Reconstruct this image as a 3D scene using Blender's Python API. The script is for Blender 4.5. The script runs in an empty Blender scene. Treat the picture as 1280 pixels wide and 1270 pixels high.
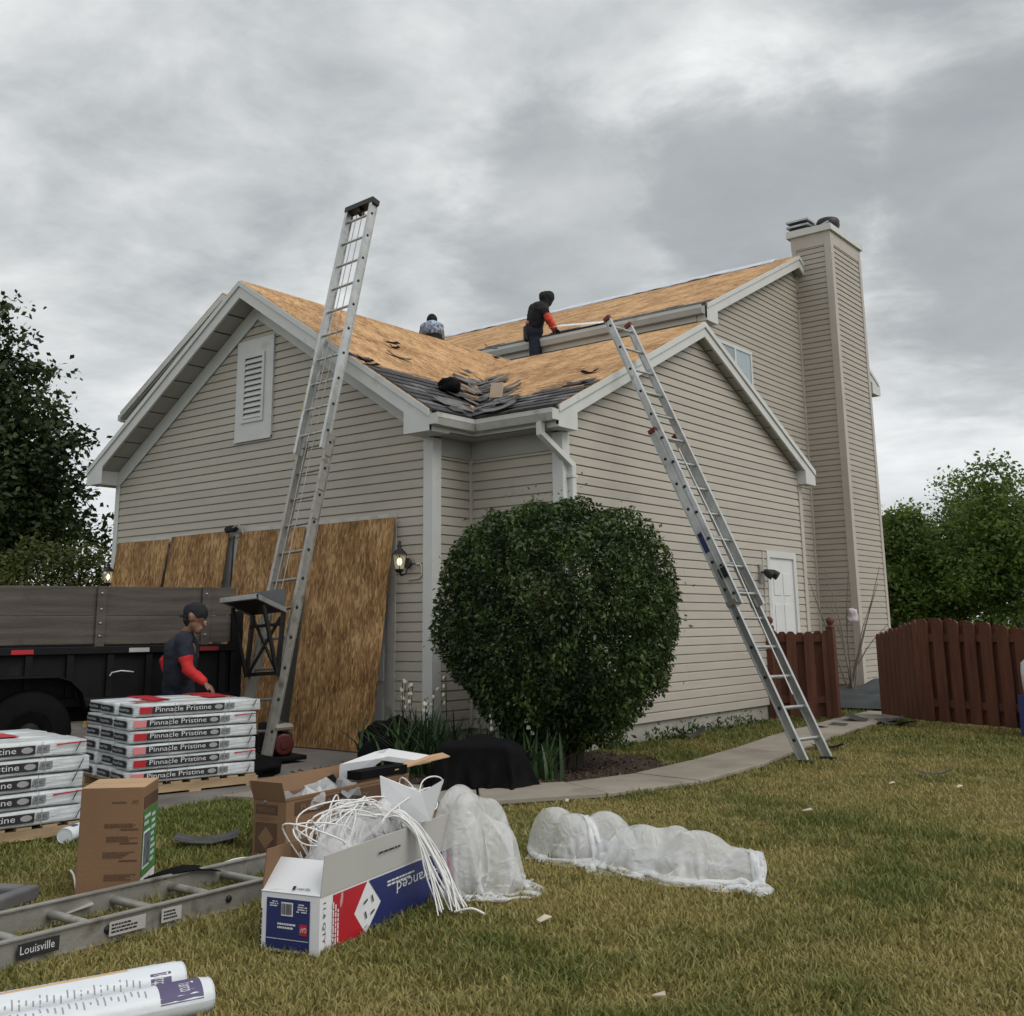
import bpy, bmesh, math, random
import numpy as np
from mathutils import Vector, Matrix, noise as mnoise
R = math.radians
random.seed(7); rng = np.random.default_rng(11)
scene = bpy.context.scene
col = scene.collection

# ------------------------------------------------------------------ camera
H = 1.25
CAM = Vector((7.678, -8.380, H)); YAW, PIT, ROL, FPX, PYX = R(-38.177), R(11.938), R(-0.66), 1339.5, 499.1
fw = Vector((math.sin(YAW)*math.cos(PIT), math.cos(YAW)*math.cos(PIT), math.sin(PIT)))
rt = Vector((math.cos(YAW), -math.sin(YAW), 0)); up = rt.cross(fw)
r2 = rt*math.cos(ROL)+up*math.sin(ROL); u2 = up*math.cos(ROL)-rt*math.sin(ROL)
cd = bpy.data.cameras.new('camera'); cam = bpy.data.objects.new('camera', cd); col.objects.link(cam)
cam.matrix_world = Matrix(((r2.x, u2.x, -fw.x, CAM.x), (r2.y, u2.y, -fw.y, CAM.y), (r2.z, u2.z, -fw.z, CAM.z), (0, 0, 0, 1)))
cd.sensor_fit = 'HORIZONTAL'; cd.sensor_width = 36; cd.lens = FPX/1280*36
cd.shift_y = -(635-PYX)/1280; cd.clip_end = 2000; cd.clip_start = .05
scene.camera = cam
def ray(u, v): return fw + r2*((u-640)/FPX) - u2*((v-PYX)/FPX)
def G(u, v, z=0.0): d = ray(u, v); return CAM + d*((z-CAM.z)/d.z)
def PY(u, v, y): d = ray(u, v); return CAM + d*((y-CAM.y)/d.y)
def PD(u, v, D): return CAM + ray(u, v)*D

# ------------------------------------------------------------------ sky, sun, exposure
SUN_EL, SUN_AZ = R(48), R(88)      # azimuth clockwise from +Y
w = bpy.data.worlds.new('World'); scene.world = w; w.use_nodes = True
nt = w.node_tree; N = nt.nodes; Lk = nt.links; N.clear()
out = N.new('ShaderNodeOutputWorld'); bg = N.new('ShaderNodeBackground'); Lk.new(bg.outputs[0], out.inputs[0])
sky = N.new('ShaderNodeTexSky'); sky.sky_type = 'NISHITA'; sky.sun_disc = False
sky.sun_elevation = SUN_EL; sky.sun_rotation = SUN_AZ; sky.air_density = 1.5; sky.dust_density = 4
tc = N.new('ShaderNodeTexCoord')
def vm(op, a=None, b=None):
    n = N.new('ShaderNodeVectorMath'); n.operation = op
    for i, x in enumerate((a, b)):
        if x is None: continue
        if hasattr(x, 'is_linked'): Lk.new(x, n.inputs[i])
        else: n.inputs[i].default_value = x
    return n
def ma(op, a, b=None, clamp=False):
    n = N.new('ShaderNodeMath'); n.operation = op; n.use_clamp = clamp
    for i, x in enumerate((a, b)):
        if x is None: continue
        if hasattr(x, 'is_linked'): Lk.new(x, n.inputs[i])
        else: n.inputs[i].default_value = x
    return n.outputs[0]
sep = N.new('ShaderNodeSeparateXYZ'); Lk.new(tc.outputs['Generated'], sep.inputs[0])
zz = ma('ADD', ma('MAXIMUM', sep.outputs[2], 0.0), 0.16)
cmb = N.new('ShaderNodeCombineXYZ')
Lk.new(ma('DIVIDE', sep.outputs[0], zz), cmb.inputs[0]); Lk.new(ma('DIVIDE', sep.outputs[1], zz), cmb.inputs[1])
def noise(vec, scale, detail=6, rough=.5, dist=0.0, off=(0, 0, 0)):
    a = vm('ADD', vec, off); n = N.new('ShaderNodeTexNoise'); Lk.new(a.outputs[0], n.inputs['Vector'])
    n.inputs['Scale'].default_value = scale; n.inputs['Detail'].default_value = detail
    n.inputs['Roughness'].default_value = rough; n.inputs['Distortion'].default_value = dist
    return n.outputs[0]
n1 = noise(cmb.outputs[0], 1.15, 6, .52, .3, (3.1, 7.4, 0))
n2 = noise(cmb.outputs[0], 3.4, 8, .58, .25, (1.7, 2.2, 4))
n3 = noise(tc.outputs['Generated'], 9.0, 4, .5, .2)
base = ma('ADD', ma('MULTIPLY', n1, .55), ma('MULTIPLY', n2, .45))
# two heavy cloud banks with ragged, noise-bent rims
wob = ma('MULTIPLY', ma('SUBTRACT', n2, .5), .16)
def bank(d, r0, r1):
    v = Vector(d).normalized()
    dp = vm('DOT_PRODUCT', tc.outputs['Generated'], tuple(v)).outputs['Value']
    ang = ma('ADD', ma('ARCCOSINE', dp), wob)
    m = N.new('ShaderNodeMapRange'); m.interpolation_type = 'SMOOTHERSTEP'
    Lk.new(ang, m.inputs[0]); m.inputs[1].default_value = r1; m.inputs[2].default_value = r0
    m.inputs[3].default_value = 0; m.inputs[4].default_value = 1
    return m.outputs[0]
dk = ma('MAXIMUM', bank(ray(940, 250), .07, .175), bank(ray(1310, 270), .10, .20))
dk = ma('MAXIMUM', dk, ma('MULTIPLY', bank(ray(720, 300), .07, .16), .75))
ramp = N.new('ShaderNodeValToRGB'); Lk.new(base, ramp.inputs[0])
e = ramp.color_ramp.elements
e[0].position = .36; e[0].color = (.37, .395, .41, 1); e[1].position = .63; e[1].color = (.86, .87, .87, 1)
x = e.new(.48); x.color = (.575, .595, .60, 1)
mixd = N.new('ShaderNodeMixRGB'); Lk.new(ma('MULTIPLY', dk, .75), mixd.inputs[0]); Lk.new(ramp.outputs[0], mixd.inputs[1])
mixd.inputs[2].default_value = (.285, .308, .325, 1)
hz = N.new('ShaderNodeMapRange'); Lk.new(sep.outputs[2], hz.inputs[0])
hz.inputs[1].default_value = .0; hz.inputs[2].default_value = .30; hz.inputs[3].default_value = .75; hz.inputs[4].default_value = 0
hz.interpolation_type = 'SMOOTHSTEP'
mixh = N.new('ShaderNodeMixRGB'); Lk.new(hz.outputs[0], mixh.inputs[0]); Lk.new(mixd.outputs[0], mixh.inputs[1])
mixh.inputs[2].default_value = (.72, .75, .78, 1)
skym = N.new('ShaderNodeMixRGB'); skym.blend_type = 'MULTIPLY'; skym.inputs[0].default_value = 1
Lk.new(sky.outputs[0], skym.inputs[1]); skym.inputs[2].default_value = (.09, .09, .09, 1)
mx = N.new('ShaderNodeMixRGB'); mx.inputs[0].default_value = .94       # the cloud deck covers the clear sky
Lk.new(skym.outputs[0], mx.inputs[1]); Lk.new(mixh.outputs[0], mx.inputs[2])
Lk.new(mx.outputs[0], bg.inputs[0]); bg.inputs[1].default_value = 1.0
sd = bpy.data.lights.new('sun', 'SUN'); sd.energy = 1.25; sd.angle = R(40); sd.color = (1, .965, .92)
so = bpy.data.objects.new('sun', sd); col.objects.link(so)
sdir = Vector((math.sin(SUN_AZ)*math.cos(SUN_EL), math.cos(SUN_AZ)*math.cos(SUN_EL), math.sin(SUN_EL)))
so.rotation_euler = sdir.to_track_quat('Z', 'Y').to_euler(); so.location = (12, -12, 20)
vs = scene.view_settings; vs.view_transform = 'Standard'; vs.look = 'None'; vs.exposure = 0.22; vs.gamma = 1
scene.render.resolution_x = 1024; scene.render.resolution_y = 1016

# ------------------------------------------------------------------ materials
MATS = {}
def mat(name, c, rough=.6, var=.12, vs=6.0, bump=.15, bs=60.0, metal=0.0, spec=.5, stretch=None, c2=None, alpha=1, coords='Object', dirt=None):
    if name in MATS: return MATS[name]
    m = bpy.data.materials.new(name); m.use_nodes = True; t = m.node_tree; n = t.nodes; l = t.links
    b = n['Principled BSDF']; b.inputs['Roughness'].default_value = rough; b.inputs['Metallic'].default_value = metal
    b.inputs['Specular IOR Level'].default_value = spec
    tcn = n.new('ShaderNodeTexCoord'); mp = n.new('ShaderNodeMapping'); l.new(tcn.outputs[coords], mp.inputs[0])
    if stretch: mp.inputs['Scale'].default_value = stretch
    nz = n.new('ShaderNodeTexNoise'); l.new(mp.outputs[0], nz.inputs['Vector']); nz.inputs['Scale'].default_value = vs; nz.inputs['Detail'].default_value = 5
    rp = n.new('ShaderNodeValToRGB'); l.new(nz.outputs[0], rp.inputs[0])
    lo = tuple(max(0, x*(1-var)) for x in c)+(1,); hi = tuple(min(1, x*(1+var)) for x in (c2 or c))+(1,)
    rp.color_ramp.elements[0].position = .3; rp.color_ramp.elements[0].color = lo
    rp.color_ramp.elements[1].position = .7; rp.color_ramp.elements[1].color = hi
    src = rp.outputs[0]
    if dirt:
        n4 = n.new('ShaderNodeTexNoise'); l.new(tcn.outputs[coords], n4.inputs['Vector']); n4.inputs['Scale'].default_value = dirt[1]; n4.inputs['Detail'].default_value = 8
        r4 = n.new('ShaderNodeValToRGB'); l.new(n4.outputs[0], r4.inputs[0]); r4.color_ramp.elements[0].position = dirt[2]; r4.color_ramp.elements[1].position = dirt[2]+.18
        mm = n.new('ShaderNodeMixRGB'); l.new(r4.outputs[0], mm.inputs[0]); l.new(src, mm.inputs[1]); mm.inputs[2].default_value = tuple(dirt[0])+(1,)
        src = mm.outputs[0]
    l.new(src, b.inputs['Base Color'])
    if bump:
        n2 = n.new('ShaderNodeTexNoise'); l.new(mp.outputs[0], n2.inputs['Vector']); n2.inputs['Scale'].default_value = bs; n2.inputs['Detail'].default_value = 4
        bp = n.new('ShaderNodeBump'); l.new(n2.outputs[0], bp.inputs['Height']); bp.inputs['Strength'].default_value = bump; bp.inputs['Distance'].default_value = .01
        l.new(bp.outputs[0], b.inputs['Normal'])
    MATS[name] = m; return m
def osb(name, cols, scale, stretch, rough=.75):
    m = bpy.data.materials.new(name); m.use_nodes = True; t = m.node_tree; n = t.nodes; l = t.links; b = n['Principled BSDF']
    b.inputs['Roughness'].default_value = rough; b.inputs['Specular IOR Level'].default_value = .25
    tcn = n.new('ShaderNodeTexCoord'); dn = n.new('ShaderNodeTexNoise'); l.new(tcn.outputs['Object'], dn.inputs['Vector']); dn.inputs['Scale'].default_value = 9
    am = n.new('ShaderNodeVectorMath'); am.operation = 'MULTIPLY_ADD'; l.new(dn.outputs['Color'], am.inputs[0]); am.inputs[1].default_value = (.05, .05, .05); l.new(tcn.outputs['Object'], am.inputs[2])
    mp = n.new('ShaderNodeMapping'); l.new(am.outputs[0], mp.inputs[0]); mp.inputs['Scale'].default_value = stretch
    facs = []
    for s in (scale, scale*1.9):
        v = n.new('ShaderNodeTexVoronoi'); l.new(mp.outputs[0], v.inputs['Vector']); v.inputs['Scale'].default_value = s
        sp = n.new('ShaderNodeSeparateColor'); l.new(v.outputs['Color'], sp.inputs[0]); facs.append(sp.outputs[0])
    mx = n.new('ShaderNodeMath'); mx.operation = 'ADD'; l.new(facs[0], mx.inputs[0]); l.new(facs[1], mx.inputs[1])
    big = n.new('ShaderNodeTexNoise'); l.new(tcn.outputs['Object'], big.inputs['Vector']); big.inputs['Scale'].default_value = 2.2; big.inputs['Detail'].default_value = 5
    m2 = n.new('ShaderNodeMath'); m2.operation = 'MULTIPLY_ADD'; l.new(mx.outputs[0], m2.inputs[0]); m2.inputs[1].default_value = .34; l.new(big.outputs[0], m2.inputs[2])
    m3 = n.new('ShaderNodeMath'); m3.operation = 'SUBTRACT'; l.new(m2.outputs[0], m3.inputs[0]); m3.inputs[1].default_value = .34
    rp = n.new('ShaderNodeValToRGB'); l.new(m3.outputs[0], rp.inputs[0]); el = rp.color_ramp.elements
    el[0].position = .1; el[0].color = cols[0]+(1,); el[1].position = .9; el[1].color = cols[2]+(1,); q = el.new(.5); q.color = cols[1]+(1,)
    l.new(rp.outputs[0], b.inputs['Base Color'])
    bp = n.new('ShaderNodeBump'); l.new(mx.outputs[0], bp.inputs['Height']); bp.inputs['Strength'].default_value = .35; bp.inputs['Distance'].default_value = .004; l.new(bp.outputs[0], b.inputs['Normal'])
    MATS[name] = m; return m
def leafmat(name, c1, c2, tr=.25, rough=.5):
    m = bpy.data.materials.new(name); m.use_nodes = True; t = m.node_tree; n = t.nodes; l = t.links; b = n['Principled BSDF']
    b.inputs['Roughness'].default_value = rough; b.inputs['Specular IOR Level'].default_value = .35
    at = n.new('ShaderNodeAttribute'); at.attribute_name = 'tone'
    rp = n.new('ShaderNodeValToRGB'); l.new(at.outputs['Fac'], rp.inputs[0]); rp.color_ramp.elements[0].color = c1+(1,); rp.color_ramp.elements[1].color = c2+(1,)
    l.new(rp.outputs[0], b.inputs['Base Color'])
    ts = n.new('ShaderNodeBsdfTranslucent'); l.new(rp.outputs[0], ts.inputs[0]); ms = n.new('ShaderNodeMixShader'); ms.inputs[0].default_value = tr
    l.new(b.outputs[0], ms.inputs[1]); l.new(ts.outputs[0], ms.inputs[2]); l.new(ms.outputs[0], n['Material Output'].inputs[0])
    MATS[name] = m; return m
def film(name, c, alpha, rough=.3):
    m = bpy.data.materials.new(name); m.use_nodes = True; t = m.node_tree; n = t.nodes; l = t.links; b = n['Principled BSDF']
    b.inputs['Base Color'].default_value = c+(1,); b.inputs['Roughness'].default_value = rough
    tcn = n.new('ShaderNodeTexCoord'); nz = n.new('ShaderNodeTexNoise'); l.new(tcn.outputs['Object'], nz.inputs['Vector']); nz.inputs['Scale'].default_value = 5; nz.inputs['Detail'].default_value = 2; nz.inputs['Distortion'].default_value = .6
    av = n.new('ShaderNodeVectorMath'); av.operation = 'MULTIPLY_ADD'; l.new(nz.outputs['Color'], av.inputs[0]); av.inputs[1].default_value = (.25, .25, .25); l.new(tcn.outputs['Object'], av.inputs[2])
    vo = n.new('ShaderNodeTexVoronoi'); vo.feature = 'DISTANCE_TO_EDGE'; l.new(av.outputs[0], vo.inputs['Vector']); vo.inputs['Scale'].default_value = 9
    vo2 = n.new('ShaderNodeTexVoronoi'); vo2.feature = 'DISTANCE_TO_EDGE'; l.new(av.outputs[0], vo2.inputs['Vector']); vo2.inputs['Scale'].default_value = 22
    ad = n.new('ShaderNodeMath'); ad.operation = 'MULTIPLY_ADD'; l.new(vo2.outputs[0], ad.inputs[0]); ad.inputs[1].default_value = .5; l.new(vo.outputs[0], ad.inputs[2])
    bp = n.new('ShaderNodeBump'); bp.invert = True; l.new(ad.outputs[0], bp.inputs['Height']); bp.inputs['Strength'].default_value = .55; bp.inputs['Distance'].default_value = .03; l.new(bp.outputs[0], b.inputs['Normal'])
    ts = n.new('ShaderNodeBsdfTranslucent'); ts.inputs[0].default_value = c+(1,); m1 = n.new('ShaderNodeMixShader'); m1.inputs[0].default_value = .35; l.new(b.outputs[0], m1.inputs[1]); l.new(ts.outputs[0], m1.inputs[2])
    tp = n.new('ShaderNodeBsdfTransparent'); ms = n.new('ShaderNodeMixShader')
    mr = n.new('ShaderNodeMapRange'); l.new(nz.outputs[0], mr.inputs[0]); mr.inputs[1].default_value = .35; mr.inputs[2].default_value = .65; mr.inputs[3].default_value = alpha-.10; mr.inputs[4].default_value = min(.97, alpha+.10)
    l.new(mr.outputs[0], ms.inputs[0]); l.new(tp.outputs[0], ms.inputs[1]); l.new(m1.outputs[0], ms.inputs[2]); l.new(ms.outputs[0], n['Material Output'].inputs[0])
    MATS[name] = m; return m
def tri(x): return 4*abs(x-math.floor(x+.5))-1
def glow(name, c, s):
    m = bpy.data.materials.new(name); m.use_nodes = True; b = m.node_tree.nodes['Principled BSDF']
    b.inputs['Base Color'].default_value = c+(1,); b.inputs['Emission Color'].default_value = c+(1,); b.inputs['Emission Strength'].default_value = s
    MATS[name] = m; return m
siding_m = mat('vinyl_siding', (.445, .407, .348), .55, .05, 1.5, .10, 40, stretch=(1, 1, 6), dirt=((.41, .38, .335), 1.1, .62))
siding_b = mat('vinyl_siding_main', (.405, .367, .310), .55, .07, 1.5, .1, 40, stretch=(1, 1, 6), dirt=((.38, .345, .30), .9, .62))
SIDV = [siding_m, mat('vinyl_siding_pale', (.456, .415, .354), .52, .05, 1.5, .10, 40, stretch=(1, 1, 6), dirt=((.42, .385, .34), .8, .62)), mat('vinyl_siding_grey', (.432, .397, .342), .58, .05, 1.5, .10, 40, stretch=(1, 1, 6), dirt=((.39, .36, .32), 1.3, .60))]
trim_m = mat('white_trim', (.60, .61, .59), .5, .06, 3, .05, 30, dirt=((.42, .42, .38), 3, .62))
soffit_m = mat('soffit', (.36, .355, .325), .6, .06, 3, .05, 30)  # vinyl colour lowered so the dimness under the eaves is painted in
gutter_m = mat('gutter', (.52, .52, .49), .45, .10, 5, .05, 30, dirt=((.34, .33, .29), 6, .58))
trimb_m = mat('beige_trim', (.46, .42, .37), .55, .06, 3, .05, 30)
concrete_m = mat('concrete', (.285, .25, .205), .85, .14, 2.5, .35, 80, dirt=((.19, .16, .125), 1.7, .54))
found_m = mat('foundation', (.36, .34, .30), .85, .12, 3, .4, 60, dirt=((.24, .22, .18), 2.5, .55))
drive_m = mat('driveway', (.17, .155, .14), .85, .2, 2, .35, 80, dirt=((.09, .08, .075), 1.1, .52))
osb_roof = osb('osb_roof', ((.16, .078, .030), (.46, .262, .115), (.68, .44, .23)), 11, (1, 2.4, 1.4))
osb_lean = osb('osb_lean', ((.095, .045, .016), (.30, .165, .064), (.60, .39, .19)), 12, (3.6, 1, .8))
shingle_m = mat('shingle', (.062, .062, .066), .9, .35, 14, .6, 260)
shingle2_m = mat('shingle_grey', (.15, .148, .148), .9, .3, 14, .6, 260)
felt_m = mat('roofing_felt', (.007, .007, .008), .9, .3, 8, .2, 60, spec=.08)
silver_m = mat('silver_underlayment', (.55, .60, .68), .45, .12, 7, .3, 20)
alu_m = mat('aluminium', (.50, .51, .50), .42, .12, 9, .1, 80, metal=.75, dirt=((.30, .29, .27), 12, .60))
aluw_m = mat('aluminium_worn', (.36, .35, .32), .5, .2, 9, .15, 80, metal=.6, dirt=((.17, .15, .12), 9, .55))
black_m = mat('black_plastic', (.009, .009, .010), .5, .2, 9, .1, 60)
red_m = mat('red_plastic', (.16, .016, .016), .5, .1, 9, .05, 60)
yellow_m = mat('yellow_sticker', (.40, .36, .08), .6, .2, 30, .05, 60)
sblack_m = mat('black_steel', (.006, .006, .007), .6, .3, 6, .15, 40, dirt=((.016, .014, .012), 5, .6), spec=.2)
oldwood_m = mat('weathered_board', (.085, .072, .060), .85, .32, 2.2, .5, 30, stretch=(.6, .6, 9), dirt=((.05, .043, .038), 3, .60))
rubber_m = mat('rubber', (.006, .006, .006), .85, .2, 9, .2, 60, spec=.1)
fence_m = mat('stained_cedar', (.105, .036, .018), .8, .30, 2.0, .4, 30, stretch=(7, 7, .8), dirt=((.07, .026, .014), 3, .58))
wood_m = mat('pallet_wood', (.36, .26, .15), .85, .25, 3, .4, 30, stretch=(1, 1, 8))
card_m = mat('cardboard', (.200, .115, .060), .85, .10, 2.5, .15, 90)  # brown lowered to paint in the tall carton's front facing away from light
cardl_m = mat('cardboard_light', (.45, .29, .165), .85, .08, 2.5, .15, 90)
white_m = mat('white_card', (.70, .71, .73), .6, .04, 3, .05, 60, dirt=((.55, .54, .52), 5, .64))
greyc_m = mat('grey_card', (.46, .455, .43), .7, .06, 3, .05, 60, dirt=((.34, .33, .31), 5, .62))
navy_m = mat('navy_print', (.014, .022, .115), .45, .1, 5, 0, 10)
redp_m = mat('red_print', (.42, .012, .022), .45, .08, 5, 0, 10)
green_m = mat('green_print', (.045, .20, .045), .5, .2, 6, 0, 10)
ink_m = mat('black_ink', (.016, .016, .018), .6, .2, 6, 0, 10)
inkb_m = mat('brown_ink', (.085, .042, .022), .7, .2, 6, 0, 10)
winkm = mat('white_ink', (.62, .63, .64), .6, .05, 6, 0, 10)
pinkink_m = mat('pale_red_ink', (.60, .20, .22), .6, .05, 6, 0, 10)
wrap_m = mat('bundle_wrap', (.58, .615, .63), .32, .12, 7, 1.0, 11, stretch=(1, .6, 4), dirt=((.40, .43, .45), 7, .56))
yink_m = mat('yellow_ink', (.70, .46, .12), .6, .1, 6, 0, 10)
purple_m = mat('purple_ink', (.09, .075, .16), .6, .1, 6, 0, 10)
rollw_m = mat('roll_wrap', (.66, .70, .74), .35, .06, 5, .35, 18)
skin_m = mat('skin', (.22, .115, .075), .55, .08, 12, .05, 80)
navycl_m = mat('navy_cloth', (.014, .017, .030), .9, .25, 12, .4, 120)
blackcl_m = mat('black_cloth', (.011, .011, .014), .9, .25, 12, .4, 120)
redcl_m = mat('red_cloth', (.52, .022, .022), .85, .12, 12, .4, 120)
orcl_m = mat('red_orange_cloth', (.60, .065, .030), .85, .12, 12, .4, 120)
jean_m = mat('dark_denim', (.016, .022, .038), .9, .25, 14, .4, 120)
pink_m = mat('pink_belt', (.55, .20, .20), .8, .2, 20, .1, 60)
camo_m = mat('blue_camo', (.05, .075, .14), .9, .4, 18, .4, 90, c2=(.34, .40, .50))
bark_m = mat('bark', (.055, .042, .032), .9, .35, 10, .8, 40, stretch=(1, 1, .3))
mulch_m = mat('mulch', (.055, .040, .030), .95, .4, 20, .8, 90)
soil_m = mat('lawn_soil', (.115, .092, .048), .95, .3, 5, .6, 90)
plast_f = film('plastic_film', (.95, .96, .97), .50, .14)
bag_f = film('plastic_bag', (.95, .96, .97), .46, .13)
strap_m = mat('white_strap', (.74, .74, .73), .4, .05, 9, .05, 50)
door_m = mat('door_paint', (.66, .67, .66), .45, .05, 3, .05, 60, dirt=((.5, .48, .44), 4, .66))
curtain_m = mat('curtain', (.50, .54, .56), .8, .06, 3, .1, 30)
dark_m = mat('dark_interior', (.012, .013, .015), .4, .2, 4, 0, 10)
tarp_m = mat('grey_tarp', (.034, .042, .046), .6, .25, 3, .5, 12)
bulb_m = glow('bulb', (1.0, .80, .36), 2.6)
glass_m = bpy.data.materials.new('lamp_glass'); glass_m.use_nodes = True
_b = glass_m.node_tree.nodes['Principled BSDF']; _b.inputs['Base Color'].default_value = (.9, .85, .7, 1); _b.inputs['Alpha'].default_value = .22; _b.inputs['Roughness'].default_value = .1
pane_m = bpy.data.materials.new('window_glass'); pane_m.use_nodes = True
_b = pane_m.node_tree.nodes['Principled BSDF']; _b.inputs['Base Color'].default_value = (.55, .65, .70, 1); _b.inputs['Alpha'].default_value = .35; _b.inputs['Roughness'].default_value = .05

# ------------------------------------------------------------------ mesh helpers
ORG = {}
def setp(o, label=None, cat=None, group=None, kind=None):
    if label: o['label'] = label
    if cat: o['category'] = cat
    if group: o['group'] = group
    if kind: o['kind'] = kind
    return o
def thing(name, label, cat, loc, group=None):
    o = bpy.data.objects.new(name, None); col.objects.link(o); o.location = loc; o.empty_display_size = .2
    ORG[o.name] = Vector(loc); return setp(o, label, cat, group)
def link(name, me, parent=None, org=None):
    o = bpy.data.objects.new(name, me); col.objects.link(o)
    if parent is not None: o.parent = parent; ORG[o.name] = ORG[parent.name]
    else:
        ORG[o.name] = Vector(org or (0, 0, 0)); o.location = ORG[o.name]
    return o
class MB:
    def __init__(s, T=None): s.v = []; s.f = []; s.T = T or Matrix.Identity(4); s.sm = []
    def add(s, vs, fs, smooth=False):
        k = len(s.v); s.v += [s.T @ Vector(p) for p in vs]
        s.f += [tuple(i+k for i in f) for f in fs]; s.sm += [smooth]*len(fs); return s
    def box(s, a, b):
        x0, y0, z0 = a; x1, y1, z1 = b
        return s.add([(x0,y0,z0),(x1,y0,z0),(x1,y1,z0),(x0,y1,z0),(x0,y0,z1),(x1,y0,z1),(x1,y1,z1),(x0,y1,z1)],
                     [(0,3,2,1),(4,5,6,7),(0,1,5,4),(1,2,6,5),(2,3,7,6),(3,0,4,7)])
    def fbox(s, O, U, V, W):           # parallelepiped
        O, U, V, W = map(Vector, (O, U, V, W)); p = [O, O+U, O+U+V, O+V]; p += [q+W for q in p]
        f = [(0,3,2,1),(4,5,6,7),(0,1,5,4),(1,2,6,5),(2,3,7,6),(3,0,4,7)]
        if U.cross(V).dot(W) < 0: f = [q[::-1] for q in f]
        return s.add(p, f)
    def beam(s, a, b, w, h, upv=(0, 0, 1)):  # box along a->b, w sideways, h along up
        a, b = Vector(a), Vector(b); d = (b-a).normalized(); si = d.cross(Vector(upv))
        if si.length < 1e-4: si = d.cross(Vector((1, 0, 0)))
        si.normalize(); u = si.cross(d)
        return s.fbox(a-si*w/2-u*h/2, si*w, u*h, b-a)
    def prism(s, poly, ext):
        n = len(poly); poly = [Vector(p) for p in poly]; ext = Vector(ext)
        nrm = sum(((poly[i]-poly[0]).cross(poly[(i+1) % n]-poly[0]) for i in range(1, n)), Vector())
        if nrm.dot(ext) > 0: poly = poly[::-1]
        return s.add(poly+[p+ext for p in poly], [tuple(range(n)), tuple(range(2*n-1, n-1, -1))]+[(i, i+n, (i+1) % n+n, (i+1) % n) for i in range(n)])
    def quad(s, *p): return s.add(p, [tuple(range(len(p)))])
    def tube(s, pts, rad, seg=8, cap=True):
        pts = [Vector(p) for p in pts]; n = len(pts); rad = rad if hasattr(rad, '__len__') else [rad]*n
        vs = []; prev = None
        for i, p in enumerate(pts):
            d = (pts[min(i+1, n-1)]-pts[max(i-1, 0)]).normalized()
            a = prev if prev is not None else (Vector((0, 0, 1)) if abs(d.z) < .9 else Vector((1, 0, 0)))
            sx = a-d*a.dot(d)
            if sx.length < 1e-5: sx = d.orthogonal()
            sx.normalize(); prev = sx; sy = d.cross(sx)
            vs += [p+(sx*math.cos(t)+sy*math.sin(t))*rad[i] for t in (2*math.pi*j/seg for j in range(seg))]
        fs = [(i*seg+j, i*seg+(j+1) % seg, (i+1)*seg+(j+1) % seg, (i+1)*seg+j) for i in range(n-1) for j in range(seg)]
        s.add(vs, fs, True)
        if cap: s.add(vs[:seg], [tuple(range(seg))[::-1]]); s.add(vs[-seg:], [tuple(range(seg))])
        return s
    def lathe(s, O, prof, seg=12, axis=(0, 0, 1)):
        q = Vector((0, 0, 1)).rotation_difference(Vector(axis)); O = Vector(O); n = len(prof)
        vs = [O+q @ Vector((r*math.cos(2*math.pi*j/seg), r*math.sin(2*math.pi*j/seg), z)) for r, z in prof for j in range(seg)]
        fs = [(i*seg+j, i*seg+(j+1) % seg, (i+1)*seg+(j+1) % seg, (i+1)*seg+j) for i in range(n-1) for j in range(seg)]
        s.add(vs, fs, True); s.add(vs[:seg], [tuple(range(seg))[::-1]]); return s.add(vs[-seg:], [tuple(range(seg))])
    def mesh(s, name, m, off=Vector()):
        me = bpy.data.meshes.new(name); me.from_pydata([tuple(p-off) for p in s.v], [], s.f); me.materials.append(m)
        me.polygons.foreach_set('use_smooth', s.sm); me.update(); return me
    def build(s, name, m, parent=None, org=None, bevel=0):
        off = ORG[parent.name] if parent is not None else Vector(org or (0, 0, 0))
        o = link(name, s.mesh(name, m, off), parent, org)
        if bevel:
            b = o.modifiers.new('bevel', 'BEVEL'); b.width = bevel; b.segments = 2; b.limit_method = 'ANGLE'
        return o
def npmesh(name, V, F, m, tone=None, smooth=False):
    V = np.asarray(V, np.float32); F = np.asarray(F, np.int32); k = F.shape[1]
    me = bpy.data.meshes.new(name); me.vertices.add(len(V)); me.vertices.foreach_set('co', V.ravel())
    me.loops.add(F.size); me.loops.foreach_set('vertex_index', F.ravel())
    me.polygons.add(len(F)); me.polygons.foreach_set('loop_start', np.arange(0, F.size, k, dtype=np.int32)); me.polygons.foreach_set('loop_total', np.full(len(F), k, np.int32))
    if smooth: me.polygons.foreach_set('use_smooth', np.ones(len(F), bool))
    if tone is not None:
        a = me.attributes.new('tone', 'FLOAT', 'POINT'); a.data.foreach_set('value', np.asarray(tone, np.float32))
    me.materials.append(m); me.update(calc_edges=True); me.validate(); return me
TXT = {}
def text_geo(body):
    if body in TXT: return TXT[body]
    c = bpy.data.curves.new('t', 'FONT'); c.body = body; c.size = 1; c.resolution_u = 2
    o = bpy.data.objects.new('t', c); col.objects.link(o); dg = bpy.context.evaluated_depsgraph_get(); me = o.evaluated_get(dg).to_mesh()
    V = np.array([v.co[:2] for v in me.vertices]); F = [tuple(p.vertices) for p in me.polygons]
    o.evaluated_get(dg).to_mesh_clear(); bpy.data.objects.remove(o); bpy.data.curves.remove(c)
    V -= V.min(0); V /= max(V[:, 0].max(), 1e-6); TXT[body] = (V, F, V[:, 1].max()); return TXT[body]
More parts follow.
